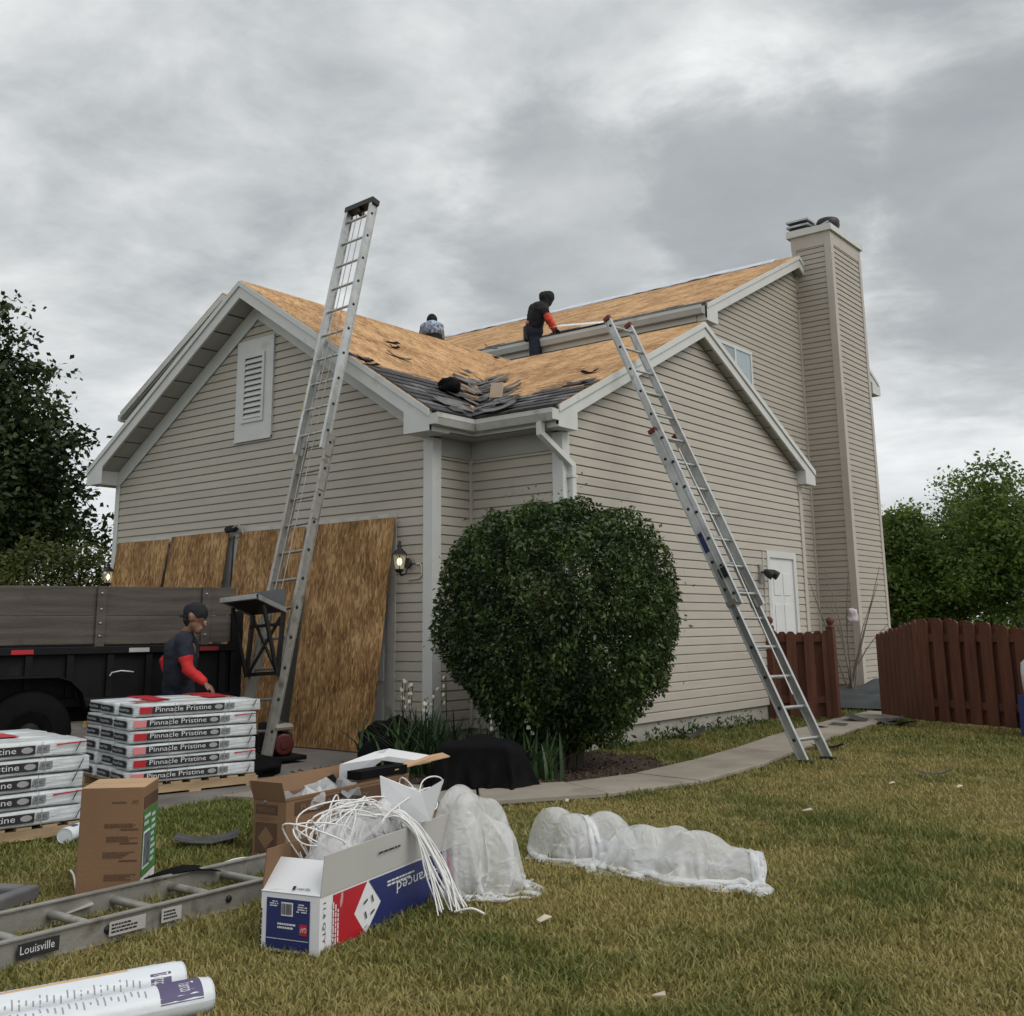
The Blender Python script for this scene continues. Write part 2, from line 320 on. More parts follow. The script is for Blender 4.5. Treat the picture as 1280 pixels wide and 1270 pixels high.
def put_text(mb, body, O, U, V, w, h=None):   # lettering from O, reading along U, up V, width w and height h
    g, F, hh = text_geo(body); U = Vector(U).normalized(); V = Vector(V).normalized(); ky = (h/hh if h else w)
    return mb.add([Vector(O)+U*(x*w)+V*(y*ky) for x, y in g], F)
def scribble(mb, O, U, V, w, h, rows=3, seed=0):  # rows of small illegible print
    rr = random.Random(seed); U = Vector(U).normalized(); V = Vector(V).normalized(); O = Vector(O)
    for i in range(rows):
        xx = 0.0; y = h*(i+.2)/rows
        end = w*rr.uniform(.6, 1)
        while xx < end:
            l = rr.uniform(.05, .16)*w; l = min(l, w-xx)
            if l > .004: mb.add([O+U*xx+V*y, O+U*(xx+l)+V*y, O+U*(xx+l)+V*(y+h/rows*.55), O+U*xx+V*(y+h/rows*.55)], [(0, 1, 2, 3)])
            xx += l+.02*w
    return mb
def clip(poly, a, b, c):    # keep a*x+b*y<=c
    o = []
    for i in range(len(poly)):
        p, q = poly[i], poly[(i+1) % len(poly)]; dp = a*p[0]+b*p[1]-c; dq = a*q[0]+b*q[1]-c
        if dp <= 0: o.append(p)
        if (dp < 0 < dq) or (dq < 0 < dp): t = dp/(dp-dq); o.append((p[0]+(q[0]-p[0])*t, p[1]+(q[1]-p[1])*t))
    return o
def clip_to(poly, reg):     # reg convex, counter-clockwise
    for i in range(len(reg)):
        p, q = reg[i], reg[(i+1) % len(reg)]; a, b = q[1]-p[1], -(q[0]-p[0]); poly = clip(poly, a, b, a*p[0]+b*p[1])
        if len(poly) < 3: return []
    return poly
def area(p): return abs(sum(p[i][0]*p[(i+1) % len(p)][1]-p[(i+1) % len(p)][0]*p[i][1] for i in range(len(p))))/2

# ------------------------------------------------------------------ ground
def sheet(name, pts, z, m, kind='structure', label=None):
    mb = MB(); mb.quad(*[(x, y, z) for x, y in pts]); o = mb.build(name, m); o['kind'] = kind; return o
gb = MB(); gb.quad((-400, -400, -.012), (400, -400, -.012), (400, 400, -.012), (-400, 400, -.012)); far = gb.build('ground', mat('far_grass', (.075, .088, .030), .95, .3, .3, .5, 20)); far['kind'] = 'structure'
near = [( .75, -12), (14, -12), (14, 16), (-.5, 16), (-.5, .1), (.75, .1)]
sheet('lawn', near, -.004, soil_m)
dv = sheet('driveway', [(-6.6, -16), (.75, -16), (.75, .0), (-6.6, .0)], .002, drive_m)
# curved walk, slab by slab
nearE = [(.76, -3.15), (1.7, -2.80), (2.55, -2.28), (3.08, -1.45), (3.33, -.5), (3.28, .7), (3.08, 1.9), (2.9, 3.1), (2.76, 4.3), (2.68, 5.4), (2.62, 6.8)]
farE = [(.76, -1.95), (1.45, -1.95), (2.05, -1.72), (2.48, -1.15), (2.66, -.4), (2.63, .6), (2.5, 1.7), (2.32, 2.8), (2.18, 4.0), (2.05, 5.3), (1.98, 6.8)]
walk = MB(); 
for i in range(len(nearE)-1): walk.add([nearE[i]+(.006,), nearE[i+1]+(.006,), farE[i+1]+(.006,), farE[i]+(.006,)], [(0, 1, 2, 3)])
path = walk.build('path', mat('joint_grit', (.09, .075, .055), .95, .2, 9, .4, 60)); path['kind'] = 'structure'
for i in range(len(nearE)-1):
    a, b, c, d = [Vector(p+(0,)) for p in (nearE[i], nearE[i+1], farE[i+1], farE[i])]
    m_ = (a+b+c+d)/4; q = [p+(m_-p).normalized()*.012 for p in (a, b, c, d)]
    dz = random.uniform(0, .008)
    MB().prism([(p.x, p.y, .010) for p in q], (0, 0, .030+dz)).build('slab', concrete_m, path, bevel=.006)
# planting bed
sheet('mulch_bed', [(.02, -1.9), (1.45, -1.93), (2.03, -1.70), (2.46, -1.13), (2.62, -.4), (2.60, .25), (2.15, .75), (1.26, .95), (1.26, .6), (.02, .6)], .004, mulch_m)

# grass blades
def inside(px, py, poly):
    r = np.zeros(len(px), bool); n = len(poly)
    for i in range(n):
        x0, y0 = poly[i]; x1, y1 = poly[(i+1) % n]
        c = ((y0 > py) != (y1 > py)) & (px < (x1-x0)*(py-y0)/(y1-y0+1e-12)+x0); r ^= c
    return r
WALKP = nearE+farE[::-1]
BED = [(.02, -1.9), (1.45, -1.93), (2.03, -1.70), (2.46, -1.13), (2.62, -.4), (2.60, .25), (2.15, .75), (1.26, .95), (1.26, .6), (.02, .6)]
def fbm(x, y, s, seed, oct=4):
    r = np.zeros_like(x); amp = 1; tot = 0; g = np.random.default_rng(seed)
    for o in range(oct):
        n = 64; tab = g.random((n, n)); fx = x*s; fy = y*s; ix = np.floor(fx).astype(int); iy = np.floor(fy).astype(int); tx = fx-ix; ty = fy-iy
        tx = tx*tx*(3-2*tx); ty = ty*ty*(3-2*ty)
        a = tab[ix % n, iy % n]; b = tab[(ix+1) % n, iy % n]; c = tab[ix % n, (iy+1) % n]; d = tab[(ix+1) % n, (iy+1) % n]
        r += amp*((a*(1-tx)+b*tx)*(1-ty)+(c*(1-tx)+d*tx)*ty); tot += amp; amp *= .55; s *= 2.1
    return r/tot
nb = 620000
u = rng.random(nb); ang = R(38.2)+(rng.random(nb)-.5)*R(62); dist = 3.0+np.power(u, 1.35)*15
gx = CAM.x-np.sin(ang)*dist; gy = CAM.y+np.cos(ang)*dist
keep = inside(gx, gy, near) & ~inside(gx, gy, WALKP) & ~inside(gx, gy, BED) & ~((gx < 1.27) & (gy > .6)) & (gy < 10)
gx, gy, dist = gx[keep], gy[keep], dist[keep]; nb = len(gx)
green = fbm(gx, gy, 1.05, 3, 5)*.6+fbm(gx, gy, 3.8, 8)*.4
# greener near the walk, the fence line and the left side; straw-dry in the open middle
gbias = np.clip((3.6-gx)/2.2, 0, 1)*.16+np.clip((gy-3.5)/2, 0, 1)*.10
tone = np.clip((green+gbias-.50)*3.0+.31+rng.normal(0, .24, nb), 0, 1)
hgt = (.016+.036*rng.random(nb)**1.5)*(.55+1.1*fbm(gx, gy, 7.0, 12, 3))*(.75+.6*np.clip((green+gbias-.42)*3, 0, 1)); wid = .0022+.0016*rng.random(nb)+dist*.00022
az = rng.random(nb)*2*np.pi; lean = .25+.75*rng.random(nb); la = rng.random(nb)*2*np.pi
V = np.zeros((nb, 5, 3)); ca, sa = np.cos(az)*wid, np.sin(az)*wid; lx, ly = np.cos(la)*lean*hgt, np.sin(la)*lean*hgt
for i, (fx, k, zf) in enumerate(((-1, 0, 0), (1, 0, 0), (-.75, .38, .6), (.75, .38, .6), (0, 1, 1))):
    V[:, i, 0] = gx+ca*fx+lx*k; V[:, i, 1] = gy+sa*fx+ly*k; V[:, i, 2] = hgt*zf*(1-.25*lean*k)-.004
b0 = np.arange(nb)[:, None]*5
F = np.concatenate([b0+np.array([[0, 1, 3]]), b0+np.array([[0, 3, 2]]), b0+np.array([[2, 3, 4]])])
grass_m = leafmat('grass', (.345, .290, .105), (.120, .150, .032), .25, .6)
g_o = link('grass', npmesh('grass', V.reshape(-1, 3), F, grass_m, np.repeat(tone, 5)))
setp(g_o, 'dry yellowing lawn grass with greener patches along the walk', 'grass', kind='stuff')
# mulch chips
nc = 2600; cx = rng.uniform(.05, 2.6, nc); cy = rng.uniform(-1.9, .95, nc); kp = inside(cx, cy, BED); cx, cy = cx[kp], cy[kp]
mb = MB()
for i in range(len(cx)):
    a = random.random()*6.28; l = random.uniform(.02, .06); d = Vector((math.cos(a), math.sin(a), random.uniform(-.3, .4)))*l
    mb.beam(Vector((cx[i], cy[i], .012+random.random()*.02)), Vector((cx[i], cy[i], .012+random.random()*.02))+d, random.uniform(.006, .016), .006)
setp(mb.build('wood_mulch', mat('mulch_chip', (.085, .058, .040), .95, .5, 3, .3, 60)), 'dark wood mulch spread around the round bush', 'mulch', kind='stuff')

# ------------------------------------------------------------------ the house
W_, OE, ORK, S1, ZE, A_, B_, L_, S2, TF = 5.962, .269, .343, .643, 3.252, .631, 1.245, 5.982, .490, .20
O2 = .16
MBX, MC, MD, MZ, MS, CH0, CH1, CHX, CHT = -.09, 6.55, 6.91, 5.925, .481, 10.24, 11.71, .714, 8.56
MOE, MOR, MTF = .32, .19, .24
EXP = .1006
house = thing('house', 'beige vinyl sided two storey house with stripped roof and attached garage', 'house', (0, 0, 0))
def gsp(half, mid, ze, s, z, lo=None):    # gable span at height z
    if z <= ze: return mid-half, mid+half
    h = half-(z-ze)/s; return mid-h, mid+h
def wall_core(name, poly, ext, m): return MB().prism(poly, ext).build(name, m, house)
def course_mesh(mb, P, ua0, ua1, ub0, ub1, z0, z1, U, Nn):
    # one clapboard: bottom edge proud, top tucked in
    # flat lower face, a cove cut back at the top under the next board's lip
    zm = z0+(z1-z0)*.74; um0 = ua0+(ua1-ua0)*.74; um1 = ub0+(ub1-ub0)*.74
    q = [P+U*ua0+Nn*.025+Vector((0, 0, z0)), P+U*ub0+Nn*.025+Vector((0, 0, z0)), P+U*um1+Nn*.0205+Vector((0, 0, zm)), P+U*um0+Nn*.0205+Vector((0, 0, zm)),
         P+U*ub1+Nn*.0008+Vector((0, 0, z1)), P+U*ua1+Nn*.0008+Vector((0, 0, z1)), P+U*ua0-Nn*.002+Vector((0, 0, z0+.004)), P+U*ub0-Nn*.002+Vector((0, 0, z0+.004))]
    f = [(0, 1, 2, 3), (3, 2, 4, 5), (6, 7, 1, 0)]
    if (q[1]-q[0]).cross(q[3]-q[0]).dot(Nn) < 0: f = [g[::-1] for g in f]
    mb.add(q, f)
def side(parent, P, U, Nn, z0, z1, span, holes=(), m=None, joined=False, exp=EXP):
    P, U, Nn = Vector(P), Vector(U), Vector(Nn); z = z0; big = MB(); n = 0
    while z < z1-.01:
        zt = min(z+exp, z1); a0, b0 = span(z); a1, b1 = span(zt)
        if b0-a0 < .02: break
        if b1 < a1: a1 = b1 = (a1+b1)/2
        segs = [(a0, a1, b0, b1)]; zc = (z+zt)/2
        for (h0, h1, hz0, hz1) in holes:
            if hz0 < zc < hz1:
                ns = []
                for (p0, p1, q0, q1) in segs:
                    if p0 < h0: ns.append((p0, p1, min(q0, h0), min(q1, h0)))
                    if q0 > h1: ns.append((max(p0, h1), max(p1, h1), q0, q1))
                segs = ns
        if not joined:
            ns = []
            for (p0, p1, q0, q1) in segs:
                x_ = math.floor(p0/3.66)*3.66+(.61+1.22*((n//2*7) % 3))
                while x_ < p0+.35: x_ += 3.66
                if x_ < min(q0, q1)-.35 and max(p0, p1) < x_-.35: ns += [(p0, p1, x_-.001, x_-.001), (x_+.001, x_+.001, q0, q1)]
                else: ns.append((p0, p1, q0, q1))
            segs = ns
        for (p0, p1, q0, q1) in segs:
            mb = big if joined else MB()
            course_mesh(mb, P, p0, p1, q0, q1, z, zt+.004, U, Nn)
            if not joined: mb.build('siding_board', SIDV[(n//2*5+int(p0 > -3)*2) % 3] if m is siding_m else m, parent)
        z += exp; n += 1
    if joined:
        o = big.build('siding_board', m, parent); o['kind'] = 'stuff'; return o
FB = .20      # foundation height
under_m = mat('sheathing', (.30, .27, .24), .8, .1, 3, .1, 40)
# garage front gable wall (faces -Y)
hw = W_/2; zr1 = ZE+S1*hw
gw = wall_core('garage_wall', [(-W_, 0, FB), (0, 0, FB), (0, 0, ZE+.05), (-hw, 0, zr1+.05), (-W_, 0, ZE+.05)], (0, .14, 0), under_m)
GD = (-5.42, -.62, 0, 2.36)
side(gw, (0, 0, 0), (1, 0, 0), (0, -1, 0), FB, zr1, lambda z: gsp(hw, -hw, ZE, S1, z), [(GD[0]-.12, GD[1]+.12, 0, 2.46)], siding_m)
# return walls of the notch
nw = wall_core('notch_wall', [(0, .14, FB), (0, A_, FB), (0, A_, ZE+.15), (0, .14, ZE+.15)], (-.14, 0, 0), under_m)
side(nw, (0, 0, 0), (0, 1, 0), (1, 0, 0), FB, ZE-.20, lambda z: (.02, A_), (), siding_m)
nw2 = wall_core('porch_side_wall', [(0, A_, FB), (B_, A_, FB), (B_, A_, ZE+.15), (0, A_, ZE+.15)], (0, .14, 0), under_m)
side(nw2, (0, A_, 0), (1, 0, 0), (0, -1, 0), FB, ZE-.20, lambda z: (0, B_), (), siding_m)
# wing gable wall (faces +X)
hl = L_/2; ym = A_+hl; zr2 = ZE+S2*hl
ww = wall_core('wing_wall', [(B_, A_+.14, FB), (B_, A_+L_, FB), (B_, A_+L_, ZE+.16), (B_, ym, zr2+.16), (B_, A_+.14, ZE+.16)], (-.14, 0, 0), under_m)
DR = (5.43, 6.20, .12, 2.13)
side(ww, (B_, 0, 0), (0, 1, 0), (1, 0, 0), FB, zr2+.125, lambda z: gsp(hl, ym, ZE+.125, S2, z), [(DR[0]-.09, DR[1]+.09, 0, DR[3]+.09)], siding_m)
# main two storey block
zmr = MZ+MS*MD/2; my = MC+MD/2
mw = wall_core('main_wall', [(MBX, MC, .1), (MBX, MC+MD, .1), (MBX, MC+MD, MZ+.15), (MBX, my, zmr+.15), (MBX, MC, MZ+.15)], (-12.6, 0, 0), under_m)
WN = (PY(897, 428, 0), )
side(mw, (MBX, 0, 0), (0, 1, 0), (1, 0, 0), FB, zmr+.13, lambda z: gsp(MD/2, my, MZ+.13, MS, z), (), siding_b, joined=True)
side(mw, (MBX-12.6, MC, 0), (1, 0, 0), (0, -1, 0), 3.0, MZ, lambda z: (0, 12.6), (), siding_b, joined=True)
# foundation
fd = MB(); fd.box((-W_, .012, -.3), (0-.012, .12, FB+.01)); fd.box((-.13, .12, -.3), (-.012, A_, FB+.01)); fd.box((-.012, A_+.012, -.3), (B_-.012, A_+.13, FB+.01)); fd.box((B_-.13, A_+.13, -.3), (B_-.012, A_+L_-.01, FB+.01))
fd.box((MBX-.2, A_+L_, -.3), (MBX-.012, MC+MD-.01, FB+.01))
fd.build('foundation', found_m, house)
# corner posts and trims
def post(name, a, b, m): MB().box(a, b).build(name, m, house, bevel=.004)
post('corner_post', (-.10, -.038, FB-.03), (.038, -.0225, ZE-.02), trim_m); post('corner_post', (.0225, -.0220, FB-.03), (.038, .10, ZE-.02), trim_m)
post('corner_post', (B_-.10, A_-.038, FB-.03), (B_+.038, A_-.0225, ZE-.02), trim_m); post('corner_post', (B_+.0225, A_-.0220, FB-.03), (B_+.038, A_+.09, ZE-.02), trim_m)
post('corner_post', (-W_-.034, -.038, FB-.03), (-W_+.06, -.0225, ZE-.02), trim_m)
post('corner_post', (B_+.0225, A_+L_-.07, FB-.03), (B_+.038, A_+L_+.034, ZE-.02), trimb_m); post('corner_post', (B_-.05, A_+L_+.0205, FB-.03), (B_+.0200, A_+L_+.034, ZE-.02), trimb_m)
post('corner_post', (.0205, A_-.06, FB), (.05, A_-.0205, ZE-.2), trimb_m)
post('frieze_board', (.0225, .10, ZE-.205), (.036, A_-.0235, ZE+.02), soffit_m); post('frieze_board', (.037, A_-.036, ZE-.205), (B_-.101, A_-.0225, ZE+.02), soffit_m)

# roofs ---------------------------------------------------------
def rake(P0, P1, depth, hgt, nrm, m, name='rake_board', under=.10):
    # sloped fascia board seen at a gable end; P0/P1 are its top edge on the outer face
    P0, P1, nrm = Vector(P0), Vector(P1), Vector(nrm)
    MB().prism([P0, P1, P1-Vector((0, 0, hgt)), P0-Vector((0, 0, hgt))], -nrm*.03).build(name, m, house)
    MB().prism([P0+nrm*.002+Vector((0, 0, .008)), P1+nrm*.002+Vector((0, 0, .008)), P1+nrm*.002-Vector((0, 0, .065)), P0+nrm*.002-Vector((0, 0, .065))], nrm*.018).build('shingle_mould', m, house)
    # soffit plank panels behind it
    q0, q1 = P0-Vector((0, 0, hgt-.01))-nrm*.03, P1-Vector((0, 0, hgt-.01))-nrm*.03
    L = (q1-q0).length; n = max(1, int(L/.30))
    if depth > .05:
        for i in range(n):
            a = q0.lerp(q1, i/n+.004); b = q0.lerp(q1, (i+1)/n-.004)
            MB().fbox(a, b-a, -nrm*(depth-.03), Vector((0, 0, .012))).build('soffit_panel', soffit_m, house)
    return
zeT = ZE+TF
gx0, gx1 = -W_-OE, OE
pk1 = Vector((-hw, -ORK, zeT+S1*(hw+OE)))
rake((gx0, -ORK, zeT), pk1, ORK, .215, (0, -1, 0), trim_m); rake((gx1, -ORK, zeT), pk1, ORK, .215, (0, -1, 0), trim_m)
pk2 = Vector((B_+O2, ym, zeT+S2*(hl+OE)))
rake((B_+O2, A_-OE, zeT), pk2, O2, .19, (1, 0, 0), trim_m); rake((B_+O2, A_+L_+OE, zeT), pk2, O2, .19, (1, 0, 0), trim_m)
zmT = MZ+MTF; pk3 = Vector((MBX+MOR, my, zmT+MS*(MD/2+MOE)))
rake((MBX+MOR, MC-MOE, zmT), pk3, MOR, .22, (1, 0, 0), trim_m); rake((MBX+MOR, MC+MD+MOE, zmT), pk3, MOR, .22, (1, 0, 0), trim_m)
# frieze boards under the front rake
for s in (-1, 1):
    e0 = Vector((-hw+s*hw, -.0305, ZE+.0)); e1 = Vector((-hw, -.0305, zr1)); dn = Vector((0, 0, -.17))
    MB().prism([e0+Vector((0, 0, .16)), e1+Vector((0, 0, .16)), e1+dn*.35, e0+dn*.35], (0, -.016, 0)).build('frieze_board', trim_m, house)
# boxed eave returns
def ret(name, O, a, b): MB().box(O, (O[0]+a[0], O[1]+a[1], O[2]+a[2])).build(name, trim_m, house)
MB().prism([(gx0, -ORK+.001, ZE-.012), (-W_+.01, -ORK+.001, ZE-.012), (-W_+.01, -ORK+.001, ZE+.19), (gx0, -ORK+.001, zeT-.03)], (0, ORK+.25, 0)).build('eave_return', trim_m, house)
MB().prism([(gx1, -ORK+.001, ZE-.012), (-.10, -ORK+.001, ZE-.012), (-.10, -ORK+.001, zeT+.02), (gx1, -ORK+.001, zeT-.03)], (0, ORK-.04, 0)).build('eave_return', trim_m, house)
MB().prism([(-.10, -ORK-.003, ZE-.014), (gx1, -ORK-.003, ZE-.014), (gx1, -ORK-.003, zeT-.01), (-.10, -ORK-.003, zeT-.01+S1*.36)], (0, .002, 0)).build('rake_foot', trim_m, house)
MB().prism([(-W_+.10, -ORK-.003, ZE-.014), (gx0, -ORK-.003, ZE-.014), (gx0, -ORK-.003, zeT-.01), (-W_+.10, -ORK-.003, zeT-.01+S1*.36)][::-1], (0, .002, 0)).build('rake_foot', trim_m, house)
for yy, sg in ((A_-OE, 1), (A_+L_+OE, -1)):
    MB().prism([(B_+O2+.003, yy, ZE-.014), (B_+O2+.003, yy+sg*.34, ZE-.014), (B_+O2+.003, yy+sg*.34, zeT-.01+S2*.34), (B_+O2+.003, yy, zeT-.01)], (-O2+.01, 0, 0)).build('rake_foot', trim_m, house)
for yy, sg in ((MC-MOE, 1), (MC+MD+MOE, -1)):
    MB().prism([(MBX+MOR+.003, yy, MZ-.02), (MBX+MOR+.003, yy+sg*.36, MZ-.02), (MBX+MOR+.003, yy+sg*.36, zmT-.01+MS*.36), (MBX+MOR+.003, yy, zmT-.01)], (-MOR+.01, 0, 0)).build('rake_foot', trim_m, house)
# soffits along the eaves of the notch
MB().box((.05, -.02, ZE-.006), (OE, A_-.04, ZE+.006)).build('soffit', soffit_m, house)
MB().box((OE+.002, A_-OE, ZE-.006), (B_, A_-.04, ZE+.006)).build('soffit', soffit_m, house)
MB().box((OE-.02, -.039, ZE-.004), (OE, A_-OE+.02, zeT-.02)).build('fascia', trim_m, house)
MB().box((OE+.002, A_-OE, ZE-.004), (B_+.012, A_-OE+.02, zeT-.02)).build('fascia', trim_m, house)
# slopes: S along eave, T up slope
def slope(name, O, S, Tv, regs, m, panels=True, seed=1):
    O, S, Tv = Vector(O), Vector(S).normalized(), Vector(Tv).normalized(); nrm = S.cross(Tv)
    if nrm.z < 0: nrm = -nrm
    mp = lambda p, h=0: O+S*p[0]+Tv*p[1]+nrm*h
    base = MB()
    for reg in regs: base.prism([mp(p, -.03) for p in reg], nrm*.028)
    b = base.build(name, mat('deck_core', (.10, .06, .03), .9, .1, 4, 0, 10), house)
    rr = random.Random(seed)
    if panels:
        for reg in regs:
            xs = [p[0] for p in reg]; ys = [p[1] for p in reg]; j = 0; t = math.floor(min(ys)/1.22)*1.22
            while t < max(ys):
                s = math.floor(min(xs)/2.44)*2.44-(1.22 if j % 2 else 0)
                while s < max(xs):
                    g = .003
                    q = clip_to([(s+g, t+g), (s+2.44-g, t+g), (s+2.44-g, t+1.22-g), (s+g, t+1.22-g)], reg)
                    if len(q) > 2 and area(q) > .02:
                        h = rr.uniform(0, .003); MB().prism([mp(p, .001) for p in q], nrm*(.011+h)).build('osb_panel', m, b)
                    s += 2.44
                t += 1.22; j += 1
    return b, mp, nrm
c1 = math.hypot(1, S1); c2 = math.hypot(1, S2); c3 = math.hypot(1, MS)
yv = ym; xv = OE-(S2*(ym-(A_-OE)))/S1     # top of valley on wing ridge
y0r, y1r = -ORK, MC
tr = (hw+OE)*c1; tv = (OE-xv)*c1
garR = slope('garage_roof', (OE, 0, zeT), (0, 1, 0), (-1, 0, S1), [
    [(y0r, 0), (A_-OE, 0), (yv, tv), (yv, tr), (y0r, tr)], [(yv, tv), (y1r, tv), (y1r, tr), (yv, tr)]], osb_roof, seed=2)
garL = slope('garage_roof_back', (-W_-OE, 0, zeT), (0, 1, 0), (1, 0, S1), [[(y0r, 0), (y1r, 0), (y1r, tr), (y0r, tr)][::-1]], osb_roof, panels=False)
tw = (hl+OE)*c2
wx1 = B_+O2
wngF = slope('wing_roof', (0, A_-OE, zeT), (1, 0, 0), (0, 1, S2), [[(OE, 0), (wx1, 0), (wx1, tw), (xv, tw)]], osb_roof, seed=5)
wngB = slope('wing_roof_back', (0, A_+L_+OE, zeT), (1, 0, 0), (0, -1, S2), [[(MBX+.01, 0), (wx1, 0), (wx1, tw), (MBX+.01, tw)], [(xv, .36*c2), (MBX, .36*c2), (MBX, tw), (xv, tw)]], osb_roof, panels=False)
mx0 = MBX-12.9; tm = (MD/2+MOE)*c3
mainF = slope('main_roof', (0, MC-MOE, zmT), (1, 0, 0), (0, 1, MS), [[(mx0, 0), (MBX+MOR, 0), (MBX+MOR, tm), (mx0, tm)]], osb_roof, seed=8)
mainB = slope('main_roof_back', (0, MC+MD+MOE, zmT), (1, 0, 0), (0, -1, MS), [[(mx0, 0), (MBX+MOR, 0), (MBX+MOR, tm), (mx0, tm)]], osb_roof, panels=False)
# remaining shingle courses above the gutters
def shingles(parent, mp, nrm, reg, tmax, seed, ragged=.12, m=shingle_m, h0=.014):
    rr = random.Random(seed); t = -.03; j = 0; xs = [p[0] for p in reg]
    while t < tmax:
        s = min(xs)-rr.uniform(0, .33)
        while s < max(xs):
            l = rr.uniform(.24, .40)
            if t+.143 < tmax-ragged*rr.random()**2*3 :
                q = clip_to([(s+.002, t), (s+l-.002, t), (s+l-.002, t+.20), (s+.002, t+.20)], reg)
                if len(q) > 2 and area(q) > .004:
                    k = rr.uniform(0, .006); tm_ = min(p[1] for p in q)
                    mb = MB(); v0 = [mp(p, h0+.001) for p in q]; v1 = [mp(p, h0+.018+k-(p[1]-tm_)*.075) for p in q]; n = len(q)
                    mb.add(v0+v1, [tuple(range(n))[::-1], tuple(range(n, 2*n))]+[(i, (i+1) % n, (i+1) % n+n, i+n) for i in range(n)])
                    mb.build('shingle', shingle2_m if rr.random() < .10 else m, parent)
            s += l
        t += .143; j += 1
gb_, gmp, gn = garR; wb_, wmp, wn = wngF; mb_, mmp, mn = mainF
shingles(gb_, gmp, gn, [(y0r, -.03), (A_-OE+.02, -.03), (1.42, 1.42), (y0r+.02, 1.42)], 1.25, 3)
shingles(wb_, wmp, wn, [(OE-.02, -.03), (wx1, -.03), (wx1, 1.3), (-.62, 1.3)], 1.02, 4)
shingles(mb_, mmp, mn, [(-6, -.02), (MBX+MOR, -.02), (MBX+MOR, .42), (-6, .42)], .40, 6, .02, shingle2_m)
# pale chalk strip left where the next course was torn off
for mp_, nn, a, b, pa in ((gmp, gn, (-.20, 1.13), (.95, 1.16), gb_), (wmp, wn, (-.1, .93), (1.30, .95), wb_)):
    A0, B0 = Vector((a[0], a[1])), Vector((b[0], b[1])); st = MB(); n = 14
    for i in range(n):
        if random.random() < .25: continue
        p = A0.lerp(B0, i/n); q = A0.lerp(B0, (i+.93)/n); MB().prism([mp_((p.x, p.y), .034), mp_((q.x, q.y), .034), mp_((q.x, q.y+.03), .034), mp_((p.x, p.y+.03), .034)], nn*.003).build('sealant_strip', shingle2_m, pa)
# torn scraps lying in and along the valley: separate things
def scrap(name, P, S, Tv, nn, l, w_, ang, curl, m, label, group, lift=.02):
    mb = MB(); n = 5; S, Tv, nn = Vector(S), Vector(Tv), Vector(nn); d = S*math.cos(ang)+Tv*math.sin(ang); e = nn.cross(d)
    top = []; rr = random.Random(int(P.x*977+P.y*131)); w0 = [rr.uniform(.82, 1.15) for _ in range(n+1)]
    for i in range(n+1):
        a = (i/n-.5); c = P+d*(a*l)+nn*(lift+curl*(a*2)**2); wv = w_*w0[i]
        top.append((c-e*wv/2+nn*rr.uniform(0, .006), c+e*wv/2+nn*rr.uniform(0, .006)))
    vs = [p for t in top for p in t]+[p-nn*.005 for t in top for p in t]; k = 2*(n+1)
    fs = []
    for i in range(n):
        a = 2*i; fs += [(a, a+2, a+3, a+1), (a+k, a+1+k, a+3+k, a+2+k), (a, a+k, a+2+k, a+2), (a+1, a+3, a+3+k, a+1+k)]
    fs += [(0, 1, 1+k, k), (k-2, 2*k-2, 2*k-1, k-1)]
    mb.add(vs, fs); o = mb.build(name, m, None, org=P); setp(o, label, 'shingle', group); return o
rs = random.Random(21)
gS, gT = Vector((0, 1, 0)), Vector((-1, 0, S1)).normalized(); wS, wT = Vector((1, 0, 0)), Vector((0, 1, S2)).normalized()
for i in range(46):      # along the valley
    f = rs.random()**1.4*.62; side_ = rs.random() < .5
    if side_:
        y = (A_-OE)+(yv-(A_-OE))*f-rs.random()*(.20 if f > .35 else .42); t = tv*f; P = gmp((y, max(.05, t+rs.uniform(-.10, .22))), .01); S_, T_, nn = gS, gT, gn
        a = rs.uniform(-.9, .3)
    else:
        x_ = OE+(xv-OE)*f+rs.random()*(.22 if f > .35 else .5); t = tw*f; P = wmp((x_, max(.05, t+rs.uniform(-.12, .2))), .01); S_, T_, nn = wS, wT, wn
        a = rs.uniform(.2, 1.1)
    scrap('shingle_scrap', P, S_, T_, nn, rs.uniform(.18, .46), rs.uniform(.09, .19), a, rs.uniform(-.01, .03), (shingle_m, shingle2_m)[rs.random() < .5], 'torn grey shingle scrap lying in the roof valley above the gutter', 'torn scraps in the roof valley', lift=.025+.03*rs.random())
for (u, v, nr) in ((445, 447, 0), (455, 452, 0), (462, 458, 0), (488, 430, 0), (492, 436, 0), (497, 448, 0), (620, 448, 0), (612, 436, 0), (738, 468, 1), (722, 482, 1)):
    # drop the pixel on the slope plane
    d = ray(u, v); O0, nn, S_, T_ = ((gmp((0, 0)), gn, gS, gT), (wmp((0, 0)), wn, wS, wT))[nr]
    P = CAM+d*((O0-CAM).dot(nn)/d.dot(nn))
    scrap('shingle_scrap', P, S_, T_, nn, rs.uniform(.18, .35), rs.uniform(.05, .09), rs.uniform(-.5, .5), rs.uniform(.01, .04), (shingle_m, felt_m)[rs.random() < .5], 'dark shingle scrap left on the bare tan roof deck', 'scraps on the bare deck')
